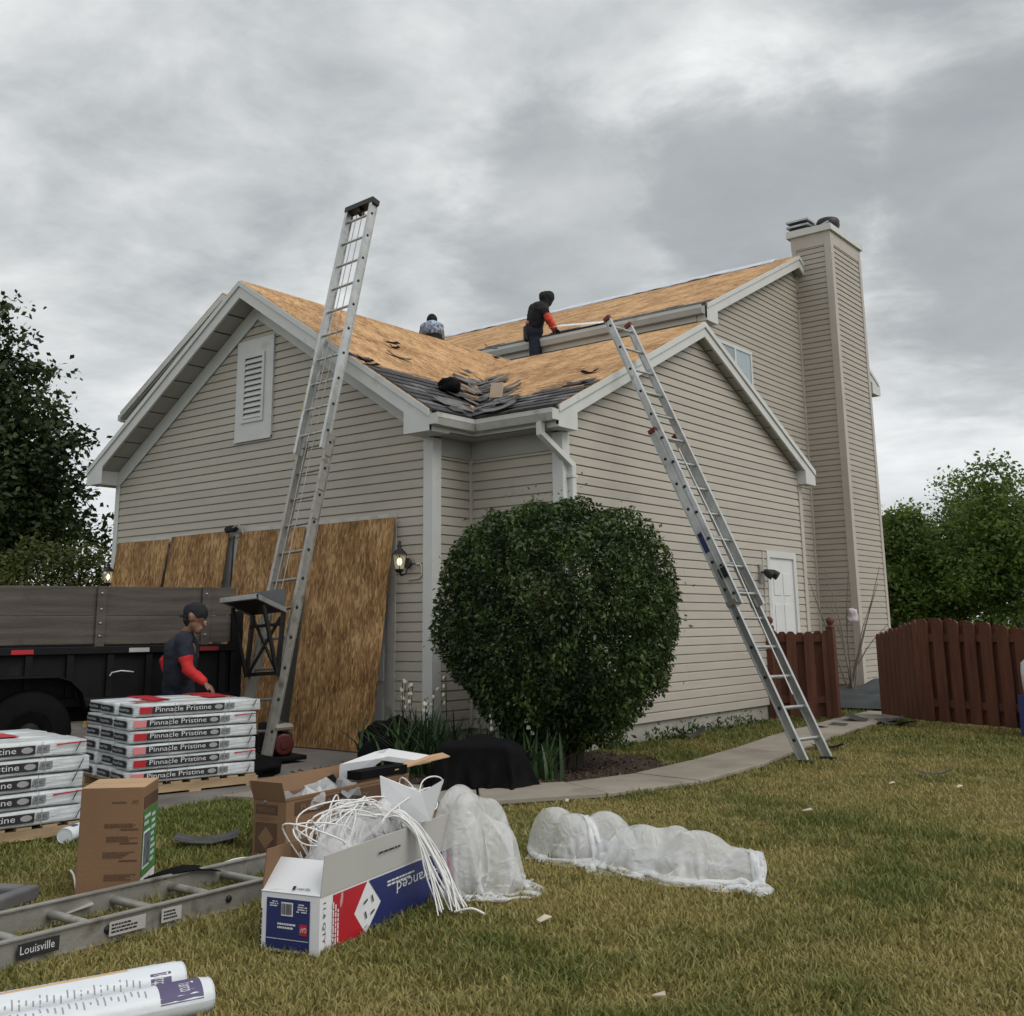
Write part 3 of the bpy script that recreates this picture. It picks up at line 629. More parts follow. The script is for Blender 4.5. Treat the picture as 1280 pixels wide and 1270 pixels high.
# black bag and paper in the valley
def lump(name, P, sx, sy, sz, m, label, cat, parent=None, seed=0, rough=.25, rot=0, group=None, sub=3, fscale=1.6):
    bm = bmesh.new(); bmesh.ops.create_icosphere(bm, subdivisions=sub, radius=1)
    for v in bm.verts:
        if sub >= 4:      # film: smooth patches meeting in sharp creases
            nv_ = mnoise.noise_vector(v.co*1.1+Vector((seed, 0, 0)))*.55; w1 = v.co+nv_; rf = random.Random(seed); f = 1+rough*.8*mnoise.noise(v.co*1.2+Vector((seed*3.7, seed, 0)))
            for k_ in range(7):
                dk_ = Vector((rf.gauss(0, 1), rf.gauss(0, 1), rf.gauss(0, .45))).normalized(); am_ = 1/(1.3+.75*k_); f += rough*.42*am_*tri(w1.dot(dk_)*(.7+.55*k_)+rf.random())
        else:
            n = mnoise.fractal(v.co*fscale+Vector((seed*3.7, seed, 0)), 1, 2, 4); n2_ = abs(mnoise.noise(v.co*fscale*3.1+Vector((seed, 5, 2))))
            f = 1+rough*n+rough*.5*(n2_-.3); v.co *= f; v.co.z = max(v.co.z, -.55)
        v.co = Vector((v.co.x*sx, v.co.y*sy, (v.co.z+.55)*sz)); v.co.rotate(Matrix.Rotation(rot, 3, 'Z'))
    me = bpy.data.meshes.new(name); bm.to_mesh(me); bm.free(); me.materials.append(m)
    for p in me.polygons: p.use_smooth = True
    o = link(name, me, parent, P if parent is None else None)
    if parent is not None: o.location = Vector(P)-ORG[parent.name]
    elif label: setp(o, label, cat, group)
    return o
lump('black_bag', gmp((.62, .72), .05), .12, .16, .11, felt_m, 'crumpled black bag slumped in the roof valley', 'bag', seed=3)
pp = wmp((.02, .66), .05); pb = MB(); pb.prism([pp, pp+Vector((.16, .02, .0)), pp+Vector((.17, .05, .20)), pp+Vector((.01, .03, .21))], (.0, .012, 0))
setp(pb.build('cardboard_piece', mat('pale_board', (.55, .42, .32), .8, .1, 5, .1, 30), org=pp), 'small pale cardboard piece standing beside the black bag on the roof', 'cardboard')
# gutters
def gutter(name, a, b, outv, m=gutter_m, h=.115, w=.115, ztop=None):
    a, b, outv = Vector(a), Vector(b), Vector(outv); d = b-a; mb = MB(); t = .006; Z = Vector((0, 0, 1))
    mb.fbox(a, d, outv*w*.72, Z*t); mb.fbox(a, d, outv*t, Z*h)
    o0 = a+outv*w*.72; mb.prism([o0, o0+outv*w*.28+Z*h*.62, o0+outv*(w*.28-t)+Z*h*.62, o0-outv*t], d)
    o1 = a+outv*(w-t)+Z*h*.62; mb.fbox(o1, d, outv*t*1.5, Z*h*.36); mb.fbox(o1+Z*h*.34-outv*.014, d, outv*.024, Z*.01)
    return mb.build(name, m, house)
gz = zeT-.155
gutter('gutter', (OE+.001, -ORK-.004, gz), (OE+.001, A_-OE-.003, gz), (1, 0, 0)); gutter('gutter', (OE+.118, A_-OE-.001, gz), (B_+O2+.002, A_-OE-.001, gz), (0, -1, 0)); MB().box((B_+O2+.003, A_-OE-.116, gz+.002), (B_+O2+.009, A_-OE-.004, gz+.115)).build('gutter_end_cap', gutter_m, house)
MB().box((OE+.003, -ORK-.011, gz+.002), (OE+.115, -ORK-.005, gz+.115)).build('gutter_end_cap', gutter_m, house)
gutter('main_gutter', (MBX-12.5, MC-MOE-.001, zmT-.16), (MBX+MOR-.03, MC-MOE-.001, zmT-.16), (0, -1, 0), trim_m, .13, .13)
MB().box((MBX-12.5, MC-MOE, MZ-.01), (MBX+.0, MC-MOE+.02, zmT-.02)).build('main_fascia', trim_m, house); MB().box((MBX-12.5, MC-MOE+.021, MZ-.012), (MBX, MC-.02, MZ)).build('main_soffit', soffit_m, house)
MB().box((MBX-.06, MC-.035, 4.4), (MBX+.03, MC-.0205, MZ-.02)).build('corner_post', trim_m, house)
# back eave stub of the main roof
MB().box((MBX-.1, MC+MD+MOE-.02, MZ-.01), (MBX+MOR, MC+MD+MOE+.10, zmT-.03)).build('back_gutter', trim_m, house)
# silver underlayment along the main ridge
n = 90; st = MB(); vs = []
for i in range(n+1):
    x_ = -8.6+(MBX+MOR-.4+8.6)*i/n
    lo = tm-.30-.10*mnoise.noise(Vector((x_*.9, 1, 0)))-.05*mnoise.noise(Vector((x_*3.1, 4, 0)))
    for t_, hh in ((lo, .022+.03*abs(mnoise.noise(Vector((x_*2.3, 7, 0))))), ((lo+tm)/2, .03+.05*abs(mnoise.noise(Vector((x_*1.7, 9, 0))))), (tm, .045+.05*abs(mnoise.noise(Vector((x_*1.1, 2, 0)))))): vs.append(mmp((x_, t_), hh))
st.add(vs, [(3*i+k, 3*i+3+k, 3*i+4+k, 3*i+1+k) for i in range(n) for k in (0, 1)], True)
us = st.build('underlayment_sheet', silver_m, None, org=mmp((-4, tm-.2), .02)); us.modifiers.new('t', 'SOLIDIFY').thickness = .006
setp(us, 'wavy silver blue underlayment strip laid along the main roof ridge', 'underlayment')
# bright flashing sheet on the eave beside the standing roofer
fa, fb = PY(690, 409, MC-MOE-.10), PY(751, 404, MC-MOE-.10)
fm = MB(); zf = zmT+.02
fm.fbox((fa.x, MC-MOE-.16, fa.z-.02), (fb.x-fa.x, 0, fb.z-fa.z), (0, .34, .12), (0, 0, .008)); 
setp(fm.build('flashing_strip', mat('new_flashing', (.72, .74, .78), .3, .05, 4, .05, 20), org=(fa.x, MC-MOE, fa.z)), 'bright new metal flashing strip held over the main roof gutter', 'flashing')
db = MB(); dp_ = mmp((-3.55, .12), .05); db.fbox(dp_, (.22, 0, 0), (0, .16, .09), (0, 0, .06)); setp(db.build('nail_box', black_m, org=dp_), 'small black box sitting on the main roof edge', 'box')

# chimney -------------------------------------------------------
X1 = MBX+CHX
ch = MB().box((MBX+.002, CH0, .05), (X1, CH1, CHT-.02)).build('chimney', under_m, house)
side(ch, (MBX, CH0, 0), (1, 0, 0), (0, -1, 0), FB, CHT-.38, lambda z: (.0, CHX), (), siding_b, joined=True)
side(ch, (X1, CH0, 0), (0, 1, 0), (1, 0, 0), FB, CHT-.38, lambda z: (0, CH1-CH0), (), siding_b, joined=True)
def cpost(a, b): MB().box(a, b).build('corner_trim', trimb_m, ch)
cpost((X1-.09, CH0-.036, FB-.02), (X1+.036, CH0-.0225, CHT-.24)); cpost((X1+.0225, CH0-.0220, FB-.02), (X1+.036, CH0+.10, CHT-.24))
cpost((X1+.0225, CH1-.09, FB-.02), (X1+.036, CH1+.02, CHT-.24)); cpost((MBX+.0195, CH0-.06, FB-.02), (MBX+.05, CH0-.0195, 7.0))
cpost((MBX-.02, CH0-.031, zmr-.2), (MBX+.06, CH0-.0195, CHT-.24))
MB().box((MBX-.03, CH0-.030, CHT-.385), (X1+.030, CH1+.03, CHT-.13)).build('chimney_band', trimb_m, ch)
MB().box((MBX-.10, CH0-.075, CHT-.132), (X1+.075, CH1+.075, CHT-.02)).build('chimney_crown', trim_m, ch)
MB().box((MBX-.07, CH0-.06, CHT-.02), (X1+.06, CH1+.06, CHT)).build('chimney_cap', gutter_m, ch)
galv_m = mat('galvanised', (.42, .43, .45), .4, .2, 8, .2, 50, metal=.5)
sh = MB(); cx_, cy_ = MBX+.06, CH0+.30
for k in range(3): sh.box((cx_-.20, cy_-.24, CHT+.02+k*.10), (cx_+.24, cy_+.24, CHT+.055+k*.10))
sh.build('flue_cap', galv_m, ch); MB().box((cx_-.14, cy_-.18, CHT), (cx_+.18, cy_+.18, CHT+.22)).build('flue', black_m, ch)
bk = MB(); bk.lathe((X1-.16, CH0+.42, CHT+.005), [(.18, 0), (.215, .10), (.215, .20), (.19, .235), (.05, .25)], 16); bk.build('flue_lid', black_m, ch)
MB().beam((X1-.33, CH0+.18, CHT+.03), (X1-.06, CH0+.20, CHT+.13), .05, .03).build('cap_strap', galv_m, ch)

# gable vent ----------------------------------------------------
vt = MB(); vx0, vx1, vz0, vz1 = -3.36, -2.66, 3.575, 4.855; ix0, ix1, iz0, iz1 = -3.25, -2.84, 3.78, 4.66
ix0, ix1 = -3.23, -2.80
vt.box((vx0, -.045, vz0), (ix0, -.005, vz1)); vt.box((ix1, -.045, vz0), (vx1, -.02, vz1)); vt.box((ix0, -.045, vz0), (ix1, -.02, iz0)); vt.box((ix0, -.045, iz1), (ix1, -.02, vz1))
vent = vt.build('gable_vent', trim_m, house)
fr = MB()
for a, b in (((ix0, -.062, iz0), (ix0+.045, -.0455, iz1)), ((ix1-.045, -.062, iz0), (ix1, -.0455, iz1)), ((ix0+.045, -.062, iz0), (ix1-.045, -.0455, iz0+.045)), ((ix0+.045, -.062, iz1-.045), (ix1-.045, -.0455, iz1)), ((vx0-.012, -.05, vz0-.03), (vx1+.012, -.046, vz0)), ((vx1, -.05, vz0), (vx1+.02, -.02, vz1))): fr.box(a, b)
fr.build('vent_frame', trim_m, vent); MB().box((ix0+.04, -.033, iz0+.04), (ix1-.04, -.0305, iz1-.04)).build('vent_screen', dark_m, vent)
nl = 11
for i in range(nl):
    z = iz0+.05+(iz1-iz0-.1)*i/nl; hgt_ = (iz1-iz0-.1)/nl
    MB().fbox((ix0+.046, -.060, z), (ix1-ix0-.092, 0, 0), (0, .034, hgt_*.95), (0, -.004, .006)).build('louver', trim_m, vent)

# garage door, trim ---------------------------------------------
gd = MB().box((GD[0], -.010, .02), (GD[1], -.001, GD[3])).build('garage_door', door_m, house)
tr_ = MB(); tr_.box((GD[1], -.03, .02), (GD[1]+.12, -.001, 2.46)); tr_.box((GD[0]-.12, -.03, .02), (GD[0], -.001, 2.46)); tr_.box((GD[0], -.03, 2.36), (GD[1], -.001, 2.46)); tr_.build('garage_door_trim', gutter_m, house)
for k in range(4):
    for j in range(8):
        w8 = (GD[1]-GD[0])/8; MB().box((GD[0]+j*w8+.06, -.018, .12+k*.57), (GD[0]+(j+1)*w8-.06, -.0105, .50+k*.57)).build('door_panel', door_m, gd)
# wall lanterns -------------------------------------------------
def lantern(P):
    P = Vector(P); l = MB().lathe(P+Vector((0, .10, -.02)), [(.055, 0), (.06, .01), (.05, .025)], 10, (0, -1, 0)).build('wall_lantern', black_m, house)
    MB().tube([P+Vector((0, .09, -.03)), P+Vector((0, .07, -.13)), P+Vector((0, .0, -.15)), P+Vector((0, -.03, -.11))], .011, 6).build('bracket', black_m, l)
    q = P+Vector((0, -.03, -.10))
    MB().lathe(q, [(.03, -.02), (.045, .0), (.05, .015)], 8).build('lamp_base', black_m, l)
    MB().lathe(q+Vector((0, 0, .016)), [(.048, 0), (.072, .15)], 8).build('lamp_glass', glass_m, l)
    MB().lathe(q+Vector((0, 0, .167)), [(.085, 0), (.06, .03), (.03, .06), (.02, .075), (.03, .09), (.012, .11), (.02, .125), (.004, .15)], 8).build('lamp_hood', black_m, l)
    MB().lathe(q+Vector((0, 0, .05)), [(.004, 0), (.02, .02), (.026, .045), (.02, .07), (.004, .085)], 8).build('lamp_bulb', bulb_m, l)
    for a in range(4):
        c, s = math.cos(a*math.pi/2+.785), math.sin(a*math.pi/2+.785); MB().beam(q+Vector((c*.05, s*.05, .014)), q+Vector((c*.074, s*.074, .168)), .007, .007).build('cage_bar', black_m, l)
lantern((-.29, -.16, 1.93)); lantern((-5.80, -.16, 1.97))
# outlet conduit below the right lantern
MB().tube([(-.20, -.03, 1.90), (-.14, -.03, 1.90), (-.12, -.03, 1.87), (-.12, -.03, 1.78), (-.15, -.03, 1.75), (-.30, -.03, 1.74)], .010, 6).build('conduit', trimb_m, house)
# window on the main wall ---------------------------------------
def PXp(u, v, x): d = ray(u, v); return CAM+d*((x-CAM.x)/d.x)
wa, wb2 = PXp(893, 424, MBX), PXp(936, 440, MBX); wc = PXp(936, 484, MBX)
wy0, wy1, wz0, wz1 = wa.y, wb2.y, wc.z-.35, (wa.z+wb2.z)/2
win = MB(); t = .055
for a, b in (((wy0, wz0), (wy0+t, wz1)), ((wy1-t, wz0), (wy1, wz1)), ((wy0+t, wz1-t), (wy1-t, wz1)), ((wy0+t, wz0), (wy1-t, wz0+t)), (((wy0+wy1)/2-.03, wz0+t), ((wy0+wy1)/2+.03, wz1-t))): win.box((MBX+.010, a[0], a[1]), (MBX+.055, b[0], b[1]))
wo = win.build('window', trim_m, house)
MB().box((MBX+.030, wy0+t, wz0+t), (MBX+.032, (wy0+wy1)/2-.03, wz1-t)).build('dark_sash', dark_m, wo)
for i in range(7):
    y = (wy0+wy1)/2+.03+((wy1-t)-((wy0+wy1)/2+.03))*i/7; MB().box((MBX+.030, y+.004, wz0+t), (MBX+.032+.003*(i % 2), y+((wy1-wy0)/2-t)/7-.002, wz1-t)).build('blind_slat', curtain_m, wo)
MB().box((MBX+.042, wy0+t, wz0+t), (MBX+.045, wy1-t, wz1-t)).build('pane', pane_m, wo)
# side door -----------------------------------------------------
do = MB().box((B_-.04, DR[0], DR[2]), (B_+.01, DR[1], DR[3])).build('side_door', door_m, house)
for (a, b) in ((DR[0]+.12, DR[0]+.35), (DR[1]-.35, DR[1]-.12)):
    for (z0, z1) in ((.30, .85), (.98, 1.50), (1.62, 1.92)):
        MB().box((B_+.0105, a, z0), (B_+.018, b, z1)).build('door_panel', door_m, do, bevel=.006)
fr = MB(); fr.box((B_-.03, DR[0]-.09, .1), (B_+.035, DR[0], DR[3]+.09)); fr.box((B_-.03, DR[1], .1), (B_+.035, DR[1]+.09, DR[3]+.09)); fr.box((B_-.03, DR[0], DR[3]), (B_+.035, DR[1], DR[3]+.09)); fr.build('door_frame', trim_m, do)
MB().lathe((B_+.01, DR[0]+.07, 1.02), [(.03, 0), (.012, .02), (.012, .04), (.028, .05), (.02, .075), (.004, .08)], 10, (1, 0, 0)).build('knob', galv_m, do)
fl = MB().box((B_+.018, 5.06, 1.78), (B_+.05, 5.16, 2.02)).build('flood_light', aluw_m, house)
for dy in (-.07, .09):
    MB().tube([(B_+.05, 5.11, 1.92), (B_+.13, 5.11+dy*.6, 1.90)], .012, 6).build('arm', black_m, fl); MB().lathe((B_+.12, 5.11+dy, 1.93), [(.03, 0), (.055, .05), (.06, .13)], 10, (.75, .2, -.5)).build('lamp_head', black_m, fl)
MB().tube([(B_+.026, 5.22, 2.2), (B_+.026, 5.24, .5)], .014, 6).build('conduit', gutter_m, house)
# downspout -----------------------------------------------------
ds = MB(); dz = Vector((0, 0, 1))
pts = [Vector((B_-.03, A_-OE-.055, gz+.01)), Vector((B_-.03, A_-OE-.055, gz-.12)), Vector((B_+.075, A_+.07, gz-.42)), Vector((B_+.075, A_+.07, .25)), Vector((B_+.13, A_+.03, .10))]
for a, b in zip(pts[:-1], pts[1:]): ds.beam(a, b+(b-a).normalized()*.02, .075, .06, upv=(.2, 1, .1))
ds.build('downspout', trim_m, house, bevel=.006)
for z in (2.75, 1.4): MB().box((B_+.034, A_+.02, z), (B_+.118, A_+.12, z+.03)).build('downspout_strap', trim_m, house)
# rear front-gable seen over the left rake ------------------------
fp, ft = PY(278, 367, 4.3), PY(150, 518, 4.3); fs_ = (fp.z-ft.z)/(fp.x-ft.x); half = fp.x-ft.x
MB().prism([(fp.x-half+.3, 4.6, 0), (fp.x+half-.3, 4.6, 0), (fp.x+half-.3, 4.6, ft.z), (fp.x, 4.6, fp.z-.22), (fp.x-half+.3, 4.6, ft.z)], (0, 2.5, 0)).build('front_gable_wall', siding_b, house)
for s in (-1, 1):
    tip = Vector((fp.x+s*half, 4.3, ft.z+.03)); top = Vector((fp.x, 4.3, fp.z))
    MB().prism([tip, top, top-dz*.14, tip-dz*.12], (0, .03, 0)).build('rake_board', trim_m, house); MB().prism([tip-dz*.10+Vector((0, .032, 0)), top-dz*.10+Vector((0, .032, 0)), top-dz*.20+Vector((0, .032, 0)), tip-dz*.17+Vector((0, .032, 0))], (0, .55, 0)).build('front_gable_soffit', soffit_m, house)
    MB().prism([tip+dz*.0, top+dz*.0, top+dz*.02, tip+dz*.02], (0, 4.2, 0)).build('front_gable_roof', osb_roof, house)
    if s < 0: MB().box((tip.x-.11, 4.32, tip.z-.16), (tip.x, 7.5, tip.z-.03)).build('front_gable_gutter', trim_m, house); MB().box((tip.x, 4.301, tip.z-.20), (tip.x+.55, 4.9, tip.z-.185)).build('front_gable_return', trim_m, house)

# ------------------------------------------------------------------ leaning OSB sheets
def lean_sheet(x0, x1, yb, yt, h, lbl, tilt=0.0):
    P = Vector(((x0+x1)/2, yb, 0)); d = Vector((tilt, yt-yb, math.sqrt(h*h-(yt-yb)**2))).normalized(); U = Vector((1, 0, -tilt)).normalized()
    n = U.cross(d).normalized(); O = Vector((x0, yb, .012+abs(tilt)*.6))
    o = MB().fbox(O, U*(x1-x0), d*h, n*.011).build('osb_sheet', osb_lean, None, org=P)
    setp(o, lbl, 'plywood', 'boards leaning against the garage door')
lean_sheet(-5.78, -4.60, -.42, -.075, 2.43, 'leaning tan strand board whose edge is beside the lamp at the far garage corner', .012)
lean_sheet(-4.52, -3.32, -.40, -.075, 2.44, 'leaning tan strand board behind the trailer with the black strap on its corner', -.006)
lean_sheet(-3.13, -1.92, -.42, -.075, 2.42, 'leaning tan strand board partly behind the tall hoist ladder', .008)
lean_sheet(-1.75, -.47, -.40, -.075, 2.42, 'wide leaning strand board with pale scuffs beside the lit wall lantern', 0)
lump('work_gloves', (-3.27, -.10, 2.42), .12, .05, .05, blackcl_m, 'black strap and gloves hung over the board tops', 'strap', seed=5)
o = MB().tube([(-3.22, -.12, 2.46), (-3.10, -.13, 2.50), (-3.03, -.12, 2.46), (-3.0, -.12, 2.38)], .012, 6).build('hook', aluw_m, None, org=(-3.1, -.12, 2.4)); setp(o, 'small bent metal hook over the board edge', 'hook')
o = MB().fbox((-3.24, -.10, 1.75), (.025, 0, 0), (0, .02, .62), (0, -.012, 0)).build('level_tool', black_m, None, org=(-3.2, -.1, 1.75)); setp(o, 'black tool handle standing in the gap between two leaning boards', 'tool')

# ------------------------------------------------------------------ ladders
def rail(a, b, wd, nrm, web, fl, m, parent, name='rail', th=.006):
    # I-section rail: web along nrm, flanges across
    a, b, wd, nrm = map(Vector, (a, b, wd, nrm)); mb = MB(); d = b-a
    mb.fbox(a-wd*th/2-nrm*web/2, wd*th, nrm*web, d)
    for s in (-1, 1): mb.fbox(a-wd*fl/2+nrm*(s*web/2)-nrm*th/2, wd*fl, nrm*th, d)
    return mb.build(name, m, parent)
def section(parent, A, B, wd, width, m, sp=.305, first=.15, web=.085, fl=.034, rr_=.017, off=0.0, flat=False):
    A, B, wd = Vector(A), Vector(B), Vector(wd); d = (B-A).normalized(); wd = (wd-d*wd.dot(d)).normalized(); n = d.cross(wd).normalized()
    A = A+n*off; B = B+n*off
    for s in (-1, 1): rail(A+wd*(s*width/2), B+wd*(s*width/2), wd, n, web, fl, m, parent)
    L = (B-A).length; t = first
    while t < L-.05:
        p = A+d*t; MB().tube([p-wd*(width/2), p+wd*(width/2)], rr_, 8).build('rung', m, parent)
        for s in (-1, 1): MB().lathe(p+wd*(s*(width/2+.004)), [(.016, 0), (.016, .006), (.008, .010)], 8, wd*s).build('rivet', black_m, parent)
        t += sp
    return d, wd, n
# hoist ladder on the garage gable
hb, ht = Vector((-.85, -1.60, .0)), Vector((-1.212, .10, 6.165))
hl_ = thing('hoist_ladder', 'tall aluminium ladder hoist leaning on the garage gable with platform and engine', 'ladder', hb)
mid = hb.lerp(ht, .53)
d, wd, n_ = section(hl_, hb, mid, (1, 0, 0), .43, aluw_m, .30, .30, .10, .04, .016); section(hl_, hb.lerp(ht, .50), ht, (1, 0, 0), .41, alu_m, .315, .22, .10, .04, .016, off=-.055)
n_ = -n_ if n_.y > 0 else n_
top = ht-n_*0
MB().beam(ht-wd*.235+d*.02+n_*.055, ht+wd*.235+d*.02+n_*.055, .12, .07, upv=d).build('top_cap', black_m, hl_); MB().lathe(ht-d*.06+n_*.055-wd*.015, [(.03, 0), (.055, .005), (.04, .015), (.055, .025), (.03, .03)], 14, wd).build('pulley', black_m, hl_)
for s in (-.055, .045): MB().tube([ht-d*.07+wd*s+n_*.06, hb.lerp(ht, .16)+wd*s+n_*.10], .005, 5).build('cable', aluw_m, hl_)
tp = hb.lerp(ht, .575); MB().fbox(tp-wd*.232+n_*.11, d*.28, wd*.012, -n_*.11).build('yellow_tape', yellow_m, hl_)
for tt in (.38, .43, .49):
    for s in (-1, 1): q = hb.lerp(ht, tt)+wd*(s*.22); MB().fbox(q+n_*.052, d*.09, wd*s*.008, -n_*.09).build('splice_plate', aluw_m, hl_)
# platform carriage
cp = hb.lerp(ht, .192); out_ = Vector((0, -1, 0)); lf = Vector((-.18, -.95, 0)).normalized()
pl0 = cp+n_*.12+Vector((0, 0, .18))
MB().fbox(pl0-wd*.26+Vector((0, 0, .02)), wd*.50, d*.20+n_*.03, n_*.02).build('back_plate', mat('grey_steel', (.11, .115, .12), .45, .15, 5, .1, 40, metal=.3), hl_)
MB().fbox(pl0-wd*.26, wd*.50, n_*.36+Vector((0, 0, .03)), Vector((0, 0, .018))).build('platform', black_m, hl_); MB().fbox(pl0-wd*.275+Vector((0, 0, -.006)), wd*.03, n_*.38+Vector((0, 0, .03)), Vector((0, 0, .045))).build('platform_rail', alu_m, hl_)
MB().fbox(pl0+wd*.24+Vector((0, 0, -.006)), wd*.03, n_*.38+Vector((0, 0, .03)), Vector((0, 0, .045))).build('platform_rail', alu_m, hl_); MB().fbox(pl0-wd*.275+n_*.36+Vector((0, 0, .02)), wd*.545, n_*.03, Vector((0, 0, .045))).build('platform_lip', alu_m, hl_)
for s in (-.23, .23):
    q = pl0+wd*s; e1 = cp-d*.42+wd*s+n_*.08
    MB().beam(q+n_*.26, e1, .03, .03).build('strut', black_m, hl_); MB().beam(q, e1, .035, .04).build('carriage_bar', black_m, hl_)
MB().beam(pl0-wd*.23-d*.12, pl0+wd*.23-d*.12, .03, .03).build('cross_bar', black_m, hl_); MB().beam(cp-d*.40-wd*.23+n_*.08, cp-d*.40+wd*.23+n_*.08, .035, .035).build('cross_bar', black_m, hl_)
MB().beam(pl0-wd*.2-d*.05, cp-d*.38+wd*.2+n_*.08, .02, .025).build('brace', black_m, hl_); MB().beam(pl0+wd*.2-d*.05, cp-d*.38-wd*.2+n_*.08, .02, .025).build('brace', black_m, hl_)
# engine at the foot
EM = Matrix.Translation((-.78, -1.36, 0)) @ Matrix.Rotation(-.15, 4, 'Z') @ Matrix.Scale(.86, 4)
def eb(name, a, b, m, bev=.02): return MB(EM).box(a, b).build(name, m, hl_, bevel=bev)
eb('engine_base', (-.30, -.24, .03), (.28, .24, .08), sblack_m, .01); eb('engine_block', (-.16, -.14, .08), (.15, .14, .32), black_m, .03); eb('air_filter', (-.20, -.12, .32), (.0, .12, .43), black_m, .025)
eb('fuel_tank', (.0, -.12, .345), (.20, .12, .42), mat('cream_tank', (.30, .275, .22), .5, .1, 6, .05, 30), .035); eb('muffler', (-.02, -.21, .20), (.14, -.145, .33), sblack_m, .015)
MB(EM).lathe((.152, 0, .20), [(.115, 0), (.115, .05), (.10, .062), (.05, .066), (.045, .075), (.01, .076)], 18, (1, -.25, 0)).build('recoil_cover', mat('red_cover', (.085, .008, .008), .5, .2, 6, .05, 30), hl_).data.polygons.foreach_set('use_smooth', [False]*(5*18+2)); MB(EM).lathe((.09, 0, .42), [(.03, 0), (.03, .022), (.02, .026)], 10).build('tank_cap', black_m, hl_)
for i in range(5): eb('cooling_fin', (-.15, -.152, .10+i*.035), (.12, -.141, .112+i*.035), sblack_m, 0)
MB(EM).lathe((-.26, -.10, .19), [(.10, 0), (.10, .02), (.05, .03), (.05, .16), (.10, .17), (.10, .19)], 14, (0, 1, 0)).build('cable_drum', sblack_m, hl_)
# extension ladder on the wing
F0, T0 = Vector((3.48, 1.40, .02)), Vector((1.27, 1.70, 4.60)); 
# aim the base at its footprint on the path edge
el = thing('extension_ladder', 'aluminium extension ladder with red tips leaning on the wing rake', 'ladder', F0)
d, wd, n_ = section(el, F0, F0.lerp(T0, .705), (.1, 1, 0), .43, alu_m, .305, .20, .082, .036, .017)
sg = 1 if n_.x > 0 else -1
d, wd, n_ = section(el, F0.lerp(T0, .30), T0, (.1, 1, 0), .385, alu_m, .305, .13, .078, .034, .016, off=sg*.062); n_ = n_*sg
for s in (-1, 1):
    q = T0+wd*(s*.1925)+n_*.062; MB().fbox(q-wd*.022-n_*.045, wd*.044, n_*.09, d*.045).build('end_cap', red_m, el)
    q = F0.lerp(T0, .705)+wd*(s*.215); MB().fbox(q-wd*.023-n_*.047, wd*.046, n_*.094, d*.04).build('end_cap', red_m, el)
    q = F0+wd*(s*.215); MB().fbox(q-wd*.03-Vector((.07, 0, .018)), wd*.06, Vector((.14, 0, 0)), Vector((0, 0, .03))).build('foot', black_m, el, bevel=.005)
    q = F0.lerp(T0, .36)+wd*(s*.19)+n_*.062; MB().fbox(q-n_*.05, d*.10, wd*s*.03, n_*.09).build('rung_lock', black_m, el)
    q = F0.lerp(T0, .305)+wd*(s*.215); MB().fbox(q-n_*.05-wd*.02, d*.05, wd*.04, n_*.12).build('guide_bracket', aluw_m, el)
q = F0.lerp(T0, .42)-wd*.218; MB().fbox(q-wd*.003-n_*.03, d*.22, n_*.055, wd*.002).build('sticker', navy_m, el)
MB().tube([F0.lerp(T0, .66)+n_*.08, F0.lerp(T0, .4)+n_*.09+wd*.02, F0.lerp(T0, .12)+n_*.05+wd*.03], .006, 5).build('rope', strap_m, el)
# ladder lying on the lawn
ga, gb2 = Vector((3.25, -7.35, .055)), Vector((3.19, -4.25, .055))
gl = thing('lying_ladder', 'worn aluminium ladder lying flat on the lawn beside the boxes', 'ladder', (3.2, -5.8, 0))
d, wd, n_ = section(gl, ga, gb2, (1, 0, 0), .43, aluw_m, .305, .12, .095, .036, .019)
fx = max(ga.x, gb2.x)
fc = lambda t, z: ga.lerp(gb2, t)+wd*(.2155 if wd.x > 0 else -.2155)+Vector((.019, 0, z-.055))
dd = (gb2-ga).normalized()
for (t, l, m_) in ((.405, .17, ink_m), (.53, .17, winkm), (.345, .09, winkm), (.61, .10, winkm)):
    P = fc(t, .030); mb = MB(); mb.fbox(P, dd*l, Vector((.0012, 0, 0)), Vector((0, 0, .055))); mb.build('sticker', m_ if m_ is ink_m else mat('grey_label', (.42, .41, .39), .6, .1, 8, 0, 10), gl)
    tt = MB()
    if m_ is ink_m: put_text(tt, 'Louisville', P+dd*.01+Vector((.002, 0, .016)), dd, (0, 0, 1), .14, .03)
    else: scribble(tt, P+dd*.01+Vector((.002, 0, .008)), dd, (0, 0, 1), l*.8, .04, 3, int(t*100))
    tt.build('sticker_print', winkm if m_ is ink_m else ink_m, gl)

# ------------------------------------------------------------------ dump trailer
Xd, Yd = Vector((-.32, -.947, 0)).normalized(), Vector((-.947, .32, 0)).normalized()
TO = PD(293, 800, 10.9); TO.z = 0; TM = Matrix((( Xd.x, Yd.x, 0, TO.x), (Xd.y, Yd.y, 0, TO.y), (0, 0, 1, 0), (0, 0, 0, 1)))
tl = thing('dump_trailer', 'black dump trailer with tall weathered plank sides parked on the driveway', 'trailer', TO)
def tb(name, a, b, m, bev=0): return MB(TM).box(a, b).build(name, m, tl, bevel=bev)
TL, TW = 4.6, 1.95
for y in (0, TW-.04):
    tb('side_plank', (.0, y, 1.125), (TL, y+.038, 1.385), oldwood_m, .004); tb('side_plank', (.0, y+.002, 1.392), (TL, y+.04, 1.665), oldwood_m, .004)
    tb('steel_side', (.05, y, .62), (TL, y+.03, 1.10), sblack_m)
for x in (.27, 1.28, 2.5, 3.6): tb('stake', (x, -.034, 1.05), (x+.085, -.001, 1.668), oldwood_m, .004)
